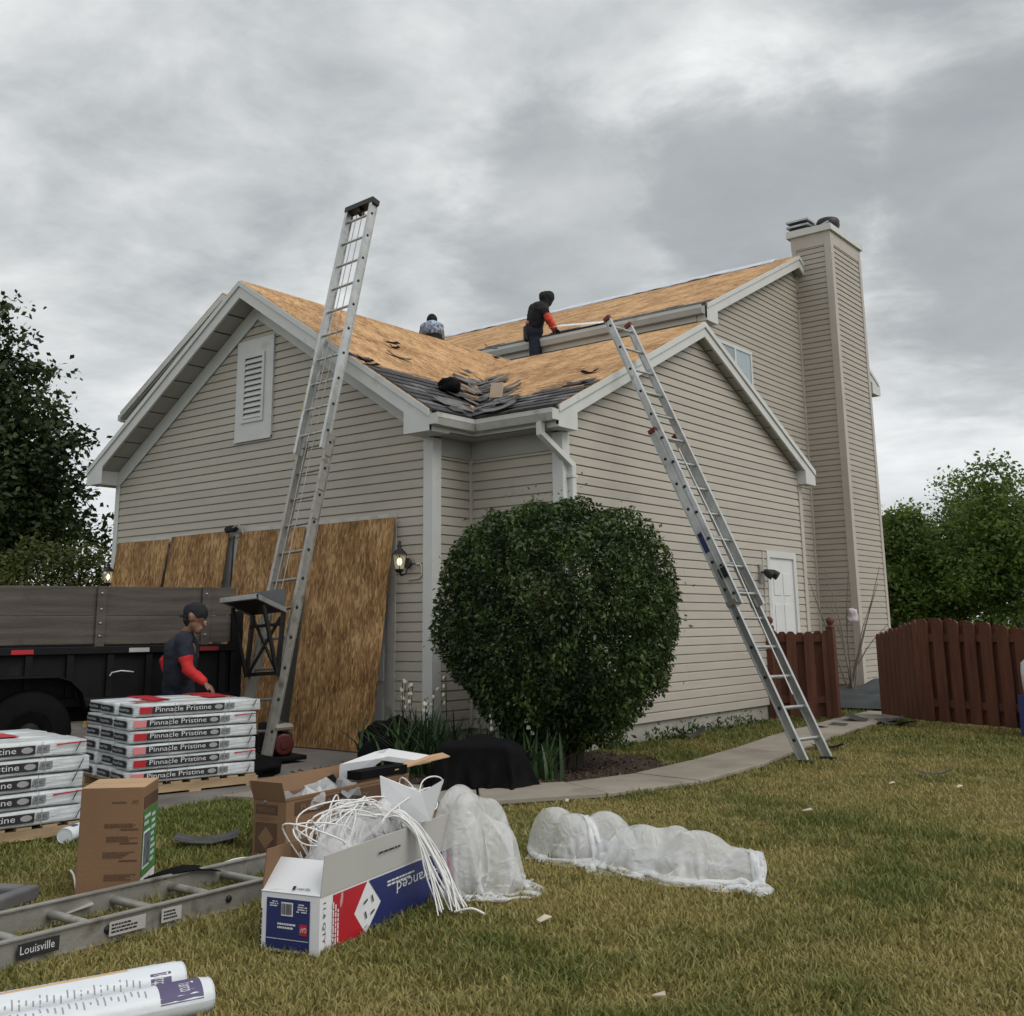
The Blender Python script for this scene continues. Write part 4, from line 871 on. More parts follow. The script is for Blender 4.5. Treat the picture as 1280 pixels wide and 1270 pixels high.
for x in (.27, 1.28, 2.5):
    for z in (1.2, 1.32, 1.45, 1.60): MB(TM).lathe((x+.045, -.035, z), [(.011, 0), (.011, .006), (.004, .009)], 8, (0, -1, 0)).build('bolt', galv_m, tl)
for x in [.1+.36*i for i in range(13)]: tb('rib', (x, -.045, .64), (x+.06, -.001, 1.03), sblack_m)
tb('top_rail', (.0, -.06, 1.035), (TL, -.002, 1.105), sblack_m, .006); tb('bottom_rail', (.0, -.07, .56), (TL, .0, .635), sblack_m, .006); tb('deck', (.02, .03, .58), (TL, TW-.05, .63), sblack_m); tb('front_wall', (TL-.04, .04, .63), (TL, TW-.06, 1.66), sblack_m)
tb('frame_rail', (.1, .35, .40), (TL+.8, .45, .56), sblack_m); tb('frame_rail', (.1, TW-.45, .40), (TL+.8, TW-.35, .56), sblack_m)
tb('tailgate_post', (-.07, -.05, .50), (.045, .09, 1.43), sblack_m, .006); tb('tailgate_post', (-.06, TW-.10, .50), (.03, TW+.03, 1.40), sblack_m, .006); tb('tailgate', (-.05, .10, .62), (-.01, TW-.11, 1.10), sblack_m)
for x0, m_ in ((.38, winkm), (.86, mat('tape_white', (.42, .42, .42), .4, .1, 6, 0, 10)), (1.9, redp_m), (.18, mat('tape_red', (.22, .012, .012), .4, .1, 6, 0, 10))): tb('reflective_tape', (x0, -.063, 1.045), (x0+.19, -.0605, 1.085), m_ if m_ is not winkm else mat('tape_white', (.42, .42, .42), .4))
for x in (1.92, 2.75):
    wv = MB(TM).lathe((x, -.27, .36), [(.20, 0), (.33, .01), (.365, .05), (.365, .18), (.33, .22), (.2, .225)], 24, (0, 1, 0)).build('wheel', rubber_m, tl); MB(TM).lathe((x, -.268, .36), [(.20, -.002), (.19, .02), (.11, .03), (.09, -.01), (.03, -.02)], 16, (0, 1, 0)).build('rim', sblack_m, wv)
fe = MB(TM)
arc = [(1.45, .55), (1.50, .70), (1.60, .80), (1.72, .84), (2.95, .84), (3.07, .80), (3.17, .70), (3.22, .55)]
for a, b in zip(arc[:-1], arc[1:]): fe.add([(a[0], -.30, a[1]), (b[0], -.30, b[1]), (b[0], -.01, b[1]), (a[0], -.01, a[1]), (a[0], -.30, a[1]+.012), (b[0], -.30, b[1]+.012), (b[0], -.01, b[1]+.012), (a[0], -.01, a[1]+.012)], [(0, 1, 2, 3)[::-1], (4, 5, 6, 7), (0, 1, 5, 4), (2, 3, 7, 6)])
fe.build('fender', sblack_m, tl); MB(TM).tube([(1.0, -.07, .86), (1.12, -.09, .875), (1.2, -.08, .86), (1.22, -.08, .83)], .008, 6).build('hook', galv_m, tl)

# ------------------------------------------------------------------ shingle pallets
BL, BW, BH = 1.07, .355, .0985
def crumple(nx, ny, nz, sx, sy, sz, seed, amp):
    mb = MB(); bm = bmesh.new(); bmesh.ops.create_cube(bm, size=1); bmesh.ops.subdivide_edges(bm, edges=bm.edges[:], cuts=5, use_grid_fill=True)
    for v in bm.verts:
        p = v.co*2; k = 1-.03*(abs(p.x)**8*abs(p.z)**8)
        q = Vector((v.co.x*sx, v.co.y*sy, v.co.z*sz)); e_ = (abs(p.x) > .99)+(abs(p.y) > .99)+(abs(p.z) > .99)
        if e_ >= 2: q -= Vector((math.copysign(.005, p.x) if abs(p.x) > .99 else 0, math.copysign(.005, p.y) if abs(p.y) > .99 else 0, math.copysign(.005, p.z) if abs(p.z) > .99 else 0))
        nn = mnoise.noise_vector(q*7+Vector((seed*9, 0, 0)))*amp+mnoise.noise_vector(q*26+Vector((0, seed*5, 0)))*amp*.45
        v.co = q+nn
    return bm
bund_me = []
for sd_ in range(4):
    bm = crumple(0, 0, 0, BW-.006, BL-.01, BH-.002, sd_+1, .0065); me = bpy.data.meshes.new('shingle_bundle'); bm.to_mesh(me); bm.free(); me.materials.append(wrap_m)
    for p in me.polygons: p.use_smooth = True
    bund_me.append(me)
def pallet(P, ang, layers, label, bl, seed, group):
    P = Vector(P); M = Matrix.Translation(P) @ Matrix.Rotation(ang, 4, 'Z')     # local +x = label side, +y = length
    pt_ = thing('wooden_pallet', label, 'pallet', P)
    w3 = BW*3
    for i in range(7): y = -BL/2+.02+i*(BL-.13)/6; MB(M).box((-w3/2, y, .075), (w3/2, y+.09, .092)).build('deck_board', wood_m, pt_)
    for x in (-w3/2, -.045, w3/2-.09): MB(M).box((x, -BL/2, .018), (x+.09, BL/2, .074)).build('stringer', wood_m, pt_)
    for y in (-BL/2, -.05, BL/2-.10): MB(M).box((-w3/2, y, .002), (w3/2, y+.10, .0175)).build('bottom_board', wood_m, pt_)
    rr = random.Random(seed); ROT = Matrix.Rotation(ang, 4, 'Z')
    for k in range(layers):
        for j in range(3):
            q = M @ Vector(((j-1)*BW+rr.uniform(-.006, .006)+(.004 if j == 2 else 0), rr.uniform(-.026, .026), .094+BH*(k+.5)))
            o = bpy.data.objects.new('shingle_bundle', bund_me[rr.randrange(4)]); col.objects.link(o); o.location = q; o.rotation_euler = (0, rr.uniform(-.006, .006), ang+rr.uniform(-.01, .01)+(math.pi if (rr.random() < .5 and j != 2) else 0)); ORG[o.name] = q
            place = 'facing the lawn' if j == 2 else ('in the middle row' if j == 1 else 'facing the trailer')
            lv = ('bottom', 'second', 'third', 'fourth', 'fifth', 'sixth')[k] if k < layers-1 else 'top'
            setp(o, f'white wrapped shingle bundle {place}, {lv} layer of the {bl}', 'bundle', group)
            # print on the long side and the near end, as children in the bundle's own frame
            rx = BW/2+.0060; h = BH
            if j == 2:
                kids = []
                pr = MB(); pr.fbox((rx, -.40, -.022), (0, .60, 0), (0, 0, .052), (.0012, 0, 0)); kids.append(('label_band', pr, ink_m))
                rd = MB(); rd.fbox((rx, -.50, -.022), (0, .098, 0), (0, 0, .052), (.0012, 0, 0)); kids.append(('red_emblem', rd, redp_m if k % 2 else pinkink_m))
                tx = MB(); put_text(tx, 'Pinnacle Pristine', (rx+.0022, -.375, -.010), (0, 1, 0), (0, 0, 1), .46, .036); kids.append(('lettering', tx, winkm))
                el_ = MB(); el_.add([(rx+.0022, .15+.036*math.cos(t_), .004+.018*math.sin(t_)) for t_ in [i*math.pi/6 for i in range(12)]], [tuple(range(12))]); kids.append(('oval_logo', el_, mat('grey_ink', (.30, .30, .31), .6, .1, 6, 0, 10)))
                bx = MB(); bx.fbox((rx, .212, -.014), (0, .075, 0), (0, 0, .042), (.0012, 0, 0)); kids.append(('code_box', bx, mat('mid_grey_ink', (.22, .23, .24), .6, .1, 6, 0, 10)))
                t2 = MB(); put_text(t2, 'DHC', (rx+.0022, .222, -.004), (0, 1, 0), (0, 0, 1), .05, .02); kids.append(('code_text', t2, ink_m))
                sl = MB(); sl.fbox((rx+.001, .45, -.03+.01*(k % 3)), (0, .028, .055), (0, .006, 0), (.0015, 0, 0)); kids.append(('wrap_tear', sl, ink_m))
                if k in (1, 4): rs2 = MB(); rs2.fbox((rx, .33, .020), (0, .19, .006), (0, 0, .008), (.0012, 0, 0)); kids.append(('red_stripe', rs2, redp_m))
                for nm, b_, m_ in kids:
                    c = bpy.data.objects.new(nm, b_.mesh(nm, m_)); col.objects.link(c)
                    if 'letter' in nm or 'text' in nm: c['kind'] = 'stuff'
                    c.parent = o; ORG[c.name] = q
            ry = BL/2+.003; e1 = MB(); sgn = -1
            if abs(((o.rotation_euler.z-ang) % (2*math.pi))-math.pi) < .5: sgn = 1
            e1.fbox((-.145, sgn*ry, -.024), (.27, 0, 0), (0, 0, .05), (0, sgn*.0012, 0)); c = bpy.data.objects.new('end_label', e1.mesh('end_label', ink_m)); col.objects.link(c); c.parent = o; ORG[c.name] = q
            e2 = MB(); put_text(e2, 'Pinnacle Pristine', (-.13*-sgn if sgn > 0 else -.13, sgn*(ry+.0022), -.008), (-sgn, 0, 0), (0, 0, 1), .2, .022); c = bpy.data.objects.new('end_lettering', e2.mesh('end_lettering', winkm)); c['kind'] = 'stuff'; col.objects.link(c); c.parent = o; ORG[c.name] = q
            if k == layers-1:
                for a0, a1 in ((-.50, -.28), (.05, .22)):
                    if j == 2 and a0 > 0: continue
                    r_ = MB(); r_.fbox((-BW/2+.02, a0+.02*j, BH/2+.006), (BW*(.45 if j == 2 else .85), 0, 0), (.02, a1-a0, 0), (0, 0, .0015)); c = bpy.data.objects.new('red_print', r_.mesh('red_print', redp_m)); col.objects.link(c); c.parent = o; ORG[c.name] = q
            for y in (-.22, .24):
                if j == 2: s_ = MB(); s_.fbox((rx+.002, y, -BH/2), (0, .004, 0), (0, 0, BH), (.001, 0, 0)); c = bpy.data.objects.new('strap_line', s_.mesh('strap_line', mat('grey_ink', (.30, .30, .31)))); col.objects.link(c); c.parent = o; ORG[c.name] = q
e2_ = Vector((.208, .978, 0)); f2_ = Vector((-e2_.y, e2_.x, 0))
n2c = Vector((.07, -3.47, 0)); pallet(n2c+e2_*(BL/2)+f2_*(BW*1.5), math.atan2(-e2_.x, e2_.y), 6, 'wooden pallet under the taller shingle stack beside the standing worker', 'taller stack', 4, 'bundles of the taller stack')
e1_ = Vector((.12, .99, 0)).normalized(); f1_ = Vector((-e1_.y, e1_.x, 0))
n1c = Vector((1.16, -4.46, 0)); pallet(n1c-e1_*(BL/2)+f1_*(BW*1.5), math.atan2(-e1_.x, e1_.y), 5, 'wooden pallet under the lower shingle stack behind the tall carton', 'lower stack', 9, 'bundles of the lower stack')

# ------------------------------------------------------------------ film and felt: a small cloth solver
def drape_sheet(O, U, V_, lu, lv, nu, nv, z0, colliders, steps=170, seed=0, squeeze=None, wig=.03, stiff=.25):
    # sheet lu x lv dropped from z0 on ground and colliders: ('ell', centre, radii, angle) or ('box', corner, u, v, h)
    g = np.random.default_rng(seed); U, V_ = np.array(Vector(U).normalized()), np.array(Vector(V_).normalized()); O = np.array(Vector(O))
    a = np.linspace(-.5, .5, nu)*lu; b = np.linspace(-.5, .5, nv)*lv; X = O+a[:, None, None]*U+b[None, :, None]*V_; X[..., 2] = z0
    A_0, B_0 = np.meshgrid(a, b, indexing='ij')
    for k in range(5):
        th = g.random()*6.28; f = 2+5*g.random(); X[..., 2] += wig*np.sin((A_0*np.cos(th)+B_0*np.sin(th))*f*3+g.random()*6)/(1+.4*k)
    X = X.reshape(-1, 3).copy(); idx = np.arange(nu*nv).reshape(nu, nv); grp = []
    du, dv = lu/(nu-1), lv/(nv-1); dd_ = math.hypot(du, dv)
    for p in (0, 1):
        grp += [(idx[p:-1:2].ravel(), idx[p+1::2].ravel(), du, 1.0), (idx[:, p:-1:2].ravel(), idx[:, p+1::2].ravel(), dv, 1.0)]
        i = np.arange(p, nu-1, 2); grp += [(idx[i, :-1].ravel(), idx[i+1, 1:].ravel(), dd_, .6), (idx[i, 1:].ravel(), idx[i+1, :-1].ravel(), dd_, .6)]
    for p in (0, 1):
        i = np.array([q for q in range(nu-2) if (q//2) % 2 == p]); grp.append((idx[i].ravel(), idx[i+2].ravel(), 2*du, stiff)); j = np.array([q for q in range(nv-2) if (q//2) % 2 == p]); grp.append((idx[:, j].ravel(), idx[:, j+2].ravel(), 2*dv, stiff))
    Pv = X.copy()
    for st_ in range(steps):
        vel = (X-Pv)*.90; Pv = X.copy(); X = X+vel; X[:, 2] -= .0014
        if squeeze and st_ < squeeze[2]:      # gather the whole sheet towards the wanted footprint
            r = X-O; pu, pv = r@U, r@V_; eu, ev = np.percentile(np.abs(pu), 96), np.percentile(np.abs(pv), 96)
            if eu > squeeze[0]: X -= U*(pu*.011)[:, None]
            if ev > squeeze[1]: X -= V_*(pv*.011)[:, None]
        for it in range(5):
            for ia, ib, L, w_ in grp:
                d = X[ib]-X[ia]; n = np.linalg.norm(d, axis=1)+1e-9; c = d*((n-L)/n*.5*w_)[:, None]; X[ia] += c; X[ib] -= c
            for co in colliders:
                if co[0] == 'ell':
                    c, r, an = np.array(Vector(co[1])), np.array(co[2]), co[3]; R_ = np.array([[math.cos(an), -math.sin(an), 0], [math.sin(an), math.cos(an), 0], [0, 0, 1]]); q = ((X-c)@R_)/r; n = np.linalg.norm(q, axis=1)
                    h = n < 1; X[h] = c+((q[h]/(n[h][:, None]+1e-9))*r)@R_.T
                else:
                    c, u_, v_, hh_ = np.array(Vector(co[1])), np.array(Vector(co[2])), np.array(Vector(co[3])), co[4]; lu_, lv_ = np.linalg.norm(u_), np.linalg.norm(v_); q = X-c; pu, pv, pz = q@(u_/lu_), q@(v_/lv_), q[:, 2]
                    h = (pu > 0) & (pu < lu_) & (pv > 0) & (pv < lv_) & (pz < hh_); pen = np.stack([pu, lu_-pu, pv, lv_-pv, hh_-pz], 1); m_ = pen.argmin(1)
                    for k, dr in enumerate((-u_/lu_, u_/lu_, -v_/lv_, v_/lv_, np.array([0, 0, 1.]))): s_ = h & (m_ == k); X[s_] += dr*pen[s_, k][:, None]
            X[:, 2] = np.maximum(X[:, 2], .010)
    return X, np.stack([idx[:-1, :-1], idx[1:, :-1], idx[1:, 1:], idx[:-1, 1:]], -1).reshape(-1, 4)
def heap(C0, e1, e2, l1, l2, h, n, seed):   # irregular things under a film
    rr = random.Random(seed); o = []
    for i in range(n):
        a = (i+.5)/n*2-1; c = Vector(C0)+Vector(e1)*(a*l1)+Vector(e2)*(rr.uniform(-1, 1)*l2); k = rr.uniform(.6, 1.0); o.append(('ell', c, (rr.uniform(.05, .10), rr.uniform(.05, .10), h*k), rr.random()*3))
    return o
def film_obj(name, X, F, m, label, cat, thick=0.0):
    c = X.mean(0); c[2] = 0; o = link(name, npmesh(name, X-c, F, m, smooth=True), None, Vector(c)); o.modifiers.new('sub', 'SUBSURF').render_levels = 1; o.modifiers['sub'].levels = 1
    return setp(o, label, cat)
# ------------------------------------------------------------------ cartons
def carton(name, label, cat, A, u, v, h, m, minside, flaps, th=.005, closed=False):
    # A near-left bottom corner; u along the end face, v along the length; flaps: (side, length, outward tilt)
    A, u, v = Vector(A), Vector(u), Vector(v); Z = Vector((0, 0, 1)); un, vn = u.normalized(), v.normalized()
    t = thing(name, label, cat, A+(u+v)/2)
    MB().fbox(A, u, v, Z*th).build('bottom', m, t)
    pan = {}
    for nm, O, a, n in (('end_panel', A, u, vn), ('end_panel', A+v-vn*th, u, vn), ('side_panel', A+vn*th, v-vn*2*th, un), ('side_panel', A+u-un*th+vn*th, v-vn*2*th, un)):
        pan[(nm, len(pan))] = MB().fbox(O+Z*th, a, n*th, Z*(h-th)).build(nm, m, t)
    edges = {'near': (A, u, -vn), 'far': (A+v, u, vn), 'left': (A, v, -un), 'right': (A+u, v, un)}
    for sd_, l, tilt, mo in flaps:
        O, a, n = edges[sd_]; d_ = Z*math.cos(tilt)+n*math.sin(tilt); nn = a.cross(d_).normalized()*.0045
        MB().fbox(O+Z*(h+.001), a, d_*l, nn).build('flap', mo, t)
    return t, un, vn
# white and blue roofing carton
A0 = Vector((4.01, -5.38, .002)); u0 = Vector((.272, .066, 0)); v0 = Vector((-.285, 1.175, 0)); hh = .215
wt, un, vn = carton('roofing_carton', 'open white blue and red carton stuffed with white straps and plastic film', 'box', A0, u0, v0, hh, white_m, card_m,
    [('near', .15, -.75, white_m), ('right', .155, .10, greyc_m), ('left', .16, -.10, card_m), ('far', .15, .9, card_m)])
Z = Vector((0, 0, 1)); ef = A0-vn*.0015
MB().fbox(ef+u0*.10+Z*.012, u0*.74, -vn*.0012, Z*.185).build('navy_panel', navy_m, wt)
e3 = ef-vn*.003
bc = MB(); bc.fbox(e3+u0*.36+Z*.135, u0*.20, -vn*.001, Z*.05); bc.build('barcode_patch', winkm, wt)
bl_ = MB(); rr = random.Random(3); xx = .37
while xx < .54: w_ = rr.uniform(.006, .016); bl_.fbox(e3-vn*.0016+u0*xx+Z*.140, u0*w_, -vn*.0005, Z*.04); xx += w_+rr.uniform(.006, .012)
bl_.build('barcode', ink_m, wt)
MB().fbox(e3+u0*.68+Z*.070, u0*.13, -vn*.001, Z*.040).build('red_badge', redp_m, wt)
tx = MB(); put_text(tx, 'GAF', e3-vn*.002+u0*.80+Z*.10, -u0, -Z, .030, .018); scribble(tx, e3+u0*.30+Z*.085, u0, Z, .095, .026, 2, 4); scribble(tx, e3+u0*.16+Z*.165, u0, Z, .045, .024, 3, 5); scribble(tx, e3+u0*.62+Z*.150, u0, Z, .05, .035, 4, 6); tx.fbox(e3+u0*.11+Z*.048, u0*.72, -vn*.0006, Z*.002); tx.build('end_lettering', winkm, wt)['kind'] = 'stuff'
tb_ = MB(); scribble(tb_, ef-vn*.001+u0*.03+Z*.02, Z, -u0, .17, .012, 1, 9); tb_.build('edge_print', ink_m, wt)
sf = A0+u0+un*.0015; L0 = v0.length
MB().prism([sf+vn*.09+Z*.008, sf+vn*.33+Z*.008, sf+vn*.245+Z*.10, sf+vn*.34+Z*.205, sf+vn*.09+Z*.205], un*.0012).build('red_panel', redp_m, wt)
MB().prism([sf+vn*.345+Z*.008, sf+vn*1.19+Z*.008, sf+vn*1.19+Z*.205, sf+vn*.355+Z*.205, sf+vn*.455+Z*.105], un*.0012).build('navy_panel', navy_m, wt)
MB().prism([sf+vn*1.0+Z*.05, sf+vn*1.05+Z*.01, sf+vn*1.13+Z*.09, sf+vn*1.06+Z*.2, sf+vn*.99+Z*.14], un*.0030).build('red_patch', redp_m, wt)
s3 = sf+un*.0034; tx = MB(); put_text(tx, 'Advanced', s3+vn*.98+Z*.155, -vn, -Z, .40, .048); scribble(tx, s3+vn*.50+Z*.15, vn, Z, .25, .028, 2, 12); scribble(tx, s3+vn*.13+Z*.02, Z, -vn, .18, .05, 3, 13); tx.build('side_lettering', winkm, wt)['kind'] = 'stuff'
tx = MB(); put_text(tx, '11.6 QTY', s3-un*.002+vn*.018+Z*.19, -Z, vn, .15, .022)
for k in range(4): a = k*math.pi/2+.4; c_ = s3+un*.001+vn*.355+Z*.105; tx.fbox(c_+vn*(.03*math.cos(a))+Z*(.03*math.sin(a)), vn*(-.03*math.sin(a))+Z*(.03*math.cos(a)), vn*(.008*math.cos(a))+Z*(.008*math.sin(a)), un*.0006)
scribble(tx, A0+u0+un*.022+vn*.40+Z*(hh+.085), vn, Z, .28, .014, 1, 14); tx.build('side_print', ink_m, wt)['kind'] = 'stuff'
fl_ = MB(); nd = (Z*math.cos(-.75)-vn*math.sin(-.75)); fo = A0+Z*(hh+.004)-vn*.006; fl_.fbox(fo+u0*.52+nd*.018-vn*.004, u0*.045, nd*.016, -vn*.001+Z*.0005); put_text(fl_, 'uardz', fo+u0*.60+nd*.020-vn*.004, u0, nd, .06, .012); fl_.build('flap_print', ink_m, wt)
# contents of the carton: film, straps, dark felt
ci = lambda a, b, z: A0+u0*a+v0*b+Z*z
lump('film_wad', ci(.5, .50, .12), .105, .40, .15, bag_f, 'wad of clear film packed inside the white and blue carton', 'plastic film', seed=4, rough=.3, rot=math.atan2(-v0.x, v0.y), sub=4, fscale=2.4)
va = math.atan2(u0.y, u0.x)
rr = random.Random(6); el_c = [('ell', ci(rr.uniform(.3, .7), .22+.11*k, .25), (rr.uniform(.07, .11), rr.uniform(.09, .13), rr.uniform(.17, .25)), rr.random()*3) for k in range(6)]
X, F = drape_sheet(ci(.5, .50, 0), u0, v0, .46, 1.35, 42, 116, .56, el_c+[('box', A0-Z*.02+u0*.03, u0*.94, v0, .25)], 70, 3, (.30, .62, 60), .05)
film_obj('film_cover', X, F, bag_f, 'clear film heaped over the contents of the white and blue carton', 'plastic film')
X, F = drape_sheet(ci(1.30, .98, 0), u0, v0, 1.25, 1.15, 96, 88, .56, [('ell', ci(.95, 1.00, .24), (.12, .15, .24), va), ('ell', ci(1.30, .90, .22), (.09, .11, .24), va), ('ell', ci(1.30, 1.12, .16), (.11, .10, .24), va), ('ell', ci(1.75, 1.0, .06), (.10, .12, .26), va), ('box', A0, u0, v0*.90, .21)], 110, 5, (.42, .38, 95), .06)
film_obj('film_bag', X, F, bag_f, 'clear plastic bag spilling over the far end of the white and blue carton', 'plastic bag')
lump('bag_stuffing', ci(1.05, .98, .06), .10, .12, .20, bag_f, 'crumpled film stuffed inside the clear bag beside the carton', 'plastic film', seed=12, rough=.4, sub=4, fscale=2.4)
lump('felt_scrap', ci(.74, .45, .19), .05, .17, .10, felt_m, 'crumpled black felt scrap poking out of the white and blue carton', 'felt', seed=6, rough=.3, rot=.2)
lump('film_scrap', ci(.48, .25, .14), .105, .17, .15, film('printed_film', (.80, .76, .78), .75), 'crumpled printed plastic wrap in the near end of the white and blue carton', 'plastic film', seed=16, rough=.35, sub=4, fscale=2.8)
sp_ = MB(); q0 = ci(.45, .60, .36); sp_.prism([q0, q0+Vector((.20, .10, .02)), q0+Vector((.25, .13, .20)), q0+Vector((.15, .09, .14)), q0+Vector((-.03, 0, .21))], (-.004, .010, 0)); setp(sp_.build('white_sheet', white_m, org=q0), 'torn white sheet sticking up from the stuffed carton', 'sheet')
def smooth_path(pts, n=6):
    pts = [Vector(p) for p in pts]; P = [pts[0]]+pts+[pts[-1]]; o = []
    for i in range(1, len(P)-2):
        for k in range(n):
            t = k/n; a, b, c, d_ = P[i-1], P[i], P[i+1], P[i+2]
            o.append(.5*((2*b)+(c-a)*t+(2*a-5*b+4*c-d_)*t*t+(3*b-a-3*c+d_)*t**3))
    return o+[pts[-1]]
rr = random.Random(5)
for i in range(66):
    a, b = rr.uniform(.1, .9), rr.uniform(.2, .85); kind = i % 3
    if kind == 0: pts = [ci(a, b, .22), ci(a+rr.uniform(-.4, .4), b+rr.uniform(-.15, .15), rr.uniform(.40, .52)), ci(rr.uniform(.1, .9), b+rr.uniform(-.25, .25), rr.uniform(.36, .48)), ci(rr.uniform(.2, .8), rr.uniform(.2, .8), .26)]
    elif kind == 1:
        j = rr.random(); pts = [ci(.4+.2*rr.random(), .45+.2*rr.random(), .33), ci(.85, .50+.05*j, .41+.03*rr.random()), ci(1.16+.05*rr.random(), .53+.07*j, .33+.03*rr.random()), ci(1.38+.18*j, .54+.10*j, .15+.04*rr.random()), ci(1.60+.35*j, .52+.14*rr.random(), .02+.03*rr.random())]
    else: pts = [ci(rr.uniform(.2, .5), rr.uniform(.15, .35), .20), ci(rr.uniform(-.1, .3), rr.uniform(.2, .5), rr.uniform(.38, .46)), ci(rr.uniform(.2, .7), rr.uniform(.35, .6), rr.uniform(.40, .50)), ci(rr.uniform(.4, .9), rr.uniform(.5, .7), rr.uniform(.33, .42))]
    o = MB().tube(smooth_path(pts, 9), .0036, 5).build('plastic_strap', strap_m, None, org=pts[0])
    setp(o, ('thin white plastic strap looped over the film in the stuffed carton', 'thin white strap hanging from the stuffed carton onto the grass', 'thin white strap arching from the near end of the stuffed carton')[kind], 'strap', ('straps looped over the carton', 'straps hanging to the grass', 'straps arching at the near end')[kind])
# brown open carton behind
A1 = Vector((2.57, -4.28, .002)); u1 = Vector((.235, .035, 0)); v1 = Vector((-.17, 1.15, 0)); h1 = .31
bt, un1, vn1 = carton('brown_carton', 'open brown carton with dark printed sides filled with torn roofing scraps', 'box', A1, u1, v1, h1, card_m, card_m, [('near', .11, .35, card_m), ('right', .015, .1, card_m), ('left', .10, .5, card_m)])
ef1 = A1-vn1*.0015; MB().fbox(ef1+u1*.08+Z*.235, u1*.66, -vn1*.0012, Z*.05).build('dark_band', inkb_m, bt); MB().fbox(ef1+u1*.08+Z*.03, u1*.66, -vn1*.0012, Z*.16).build('dark_panel', inkb_m, bt)
tx = MB(); c_ = ef1-vn1*.002+u1*.41+Z*.11; tx.prism([c_-u1*.24, c_-Z*.06, c_+u1*.24, c_+Z*.06], -vn1*.001); put_text(tx, 'FIBERGLASS', ef1-vn1*.002+u1*.13+Z*.247, u1, Z, .13, .024); scribble(tx, ef1-vn1*.002+u1*.1+Z*.205, u1, Z, .15, .02, 2, 3); tx.build('end_print', card_m, bt)['kind'] = 'stuff'
sf1 = A1+u1+un1*.0015; MB().fbox(sf1+vn1*.07+Z*.225, vn1*1.05, un1*.0012, Z*.07).build('dark_band', inkb_m, bt); tx = MB(); put_text(tx, 'Roof Accessory', sf1+un1*.003+vn1*.12+Z*.24, vn1, Z, .62, .04); tx.build('side_print', card_m, bt)
ci1 = lambda a, b, z: A1+u1*a+v1*b+Z*z
o = MB().prism([ci1(.1, .62, .30), ci1(.2, .60, .42), ci1(.55, .82, .475), ci1(.95, 1.12, .40), ci1(1.0, 1.1, .36), ci1(.6, .80, .43)], (.02, .10, .01)).build('white_flap', white_m, None, org=ci1(.3, .7, .3)); setp(o, 'folded white card sheet lying across the brown carton', 'card')
o = MB().fbox(ci1(.45, .60, .335), v1*.36+u1*.2, u1*.45, Z*.05).build('felt_slab', felt_m, None, org=ci1(.5, .7, .33)); setp(o, 'black roofing slab resting on the brown carton contents', 'felt')
o = MB().prism([ci1(1.05, .86, .36), ci1(1.15, 1.12, .375), ci1(1.55, 1.25, .40), ci1(1.2, 1.28, .415), ci1(.9, 1.05, .40)], (0, 0, .006)).build('tan_card', cardl_m, None, org=ci1(1.1, 1, .36)); setp(o, 'tan cardboard flap jutting past the end of the brown carton', 'card')
for k, (a, b, m_, lb) in enumerate(((.35, .12, mat('grey_wrap', (.22, .225, .23), .5, .2, 5, .3, 20), 'crumpled dark grey wrap'), (.7, .26, bag_f, 'crumpled clear film'), (.5, .40, bag_f, 'loose clear film fold'), (.3, .52, felt_m, 'crumpled black felt'), (.75, .5, mat('grey_wrap', (.22, .225, .23)), 'grey torn wrapper'))):
    o = lump('wrapper_scrap', ci1(a, b, .235), .085, .13, .075, m_, f'{lb} in the open brown carton', 'wrapper', seed=20+k, rough=.3, rot=k, sub=2)
    rj = random.Random(k)
    for v in o.data.vertices: v.co = Vector((v.co.x*rj.uniform(.75, 1.25), v.co.y*rj.uniform(.75, 1.25), v.co.z*rj.uniform(.65, 1.25)))
    o.data.polygons.foreach_set('use_smooth', [False]*len(o.data.polygons))
# tall closed brown carton standing upside down
A2 = Vector((2.70, -5.42, .002)); u2_ = Vector((.210, .205, 0)); v2_ = Vector((-.225, .230, 0)); h2 = .505
tt_ = thing('tall_carton', 'tall closed brown carton with green printed side standing upside down on the lawn', 'box', A2+(u2_+v2_)/2)
MB().fbox(A2, u2_, v2_, Z*h2).build('carton_body', card_m, tt_, bevel=.004); un2, vn2 = u2_.normalized(), v2_.normalized()
tq = A2+Z*(h2+.001); MB().fbox(tq+v2_*.0, u2_, v2_*.5-vn2*.001, Z*.003+vn2*0).build('top_flap', cardl_m, tt_); MB().fbox(tq+v2_*.5, u2_, v2_*.5, Z*.004).build('top_flap', cardl_m, tt_)
ff = A2-vn2*.0015; pr = MB()
for z in (.345, .283, .205): pr.fbox(ff+u2_*.66+Z*(z-.03), u2_*.28, -vn2*.001, Z*.006)
for i, (z, h_) in enumerate(((.325, .035), (.262, .045), (.19, .05), (.09, .05))): scribble(pr, ff-vn2*.001+u2_*(.40+.04*(i % 2))+Z*z, u2_, Z, .145, h_*.6, 4, 30+i)
put_text(pr, 'Scan for details', ff-vn2*.001+u2_*.94+Z*.062, -u2_, -Z, .14, .016); put_text(pr, 'GAF', ff-vn2*.001+u2_*.92+Z*.45, -u2_, -Z, .03, .016); scribble(pr, ff-vn2*.001+u2_*.50+Z*.435, u2_, Z, .08, .012, 1, 40); pr.build('front_print', inkb_m, tt_)['kind'] = 'stuff'
sf2 = A2+u2_+un2*.0015; vl = v2_.length
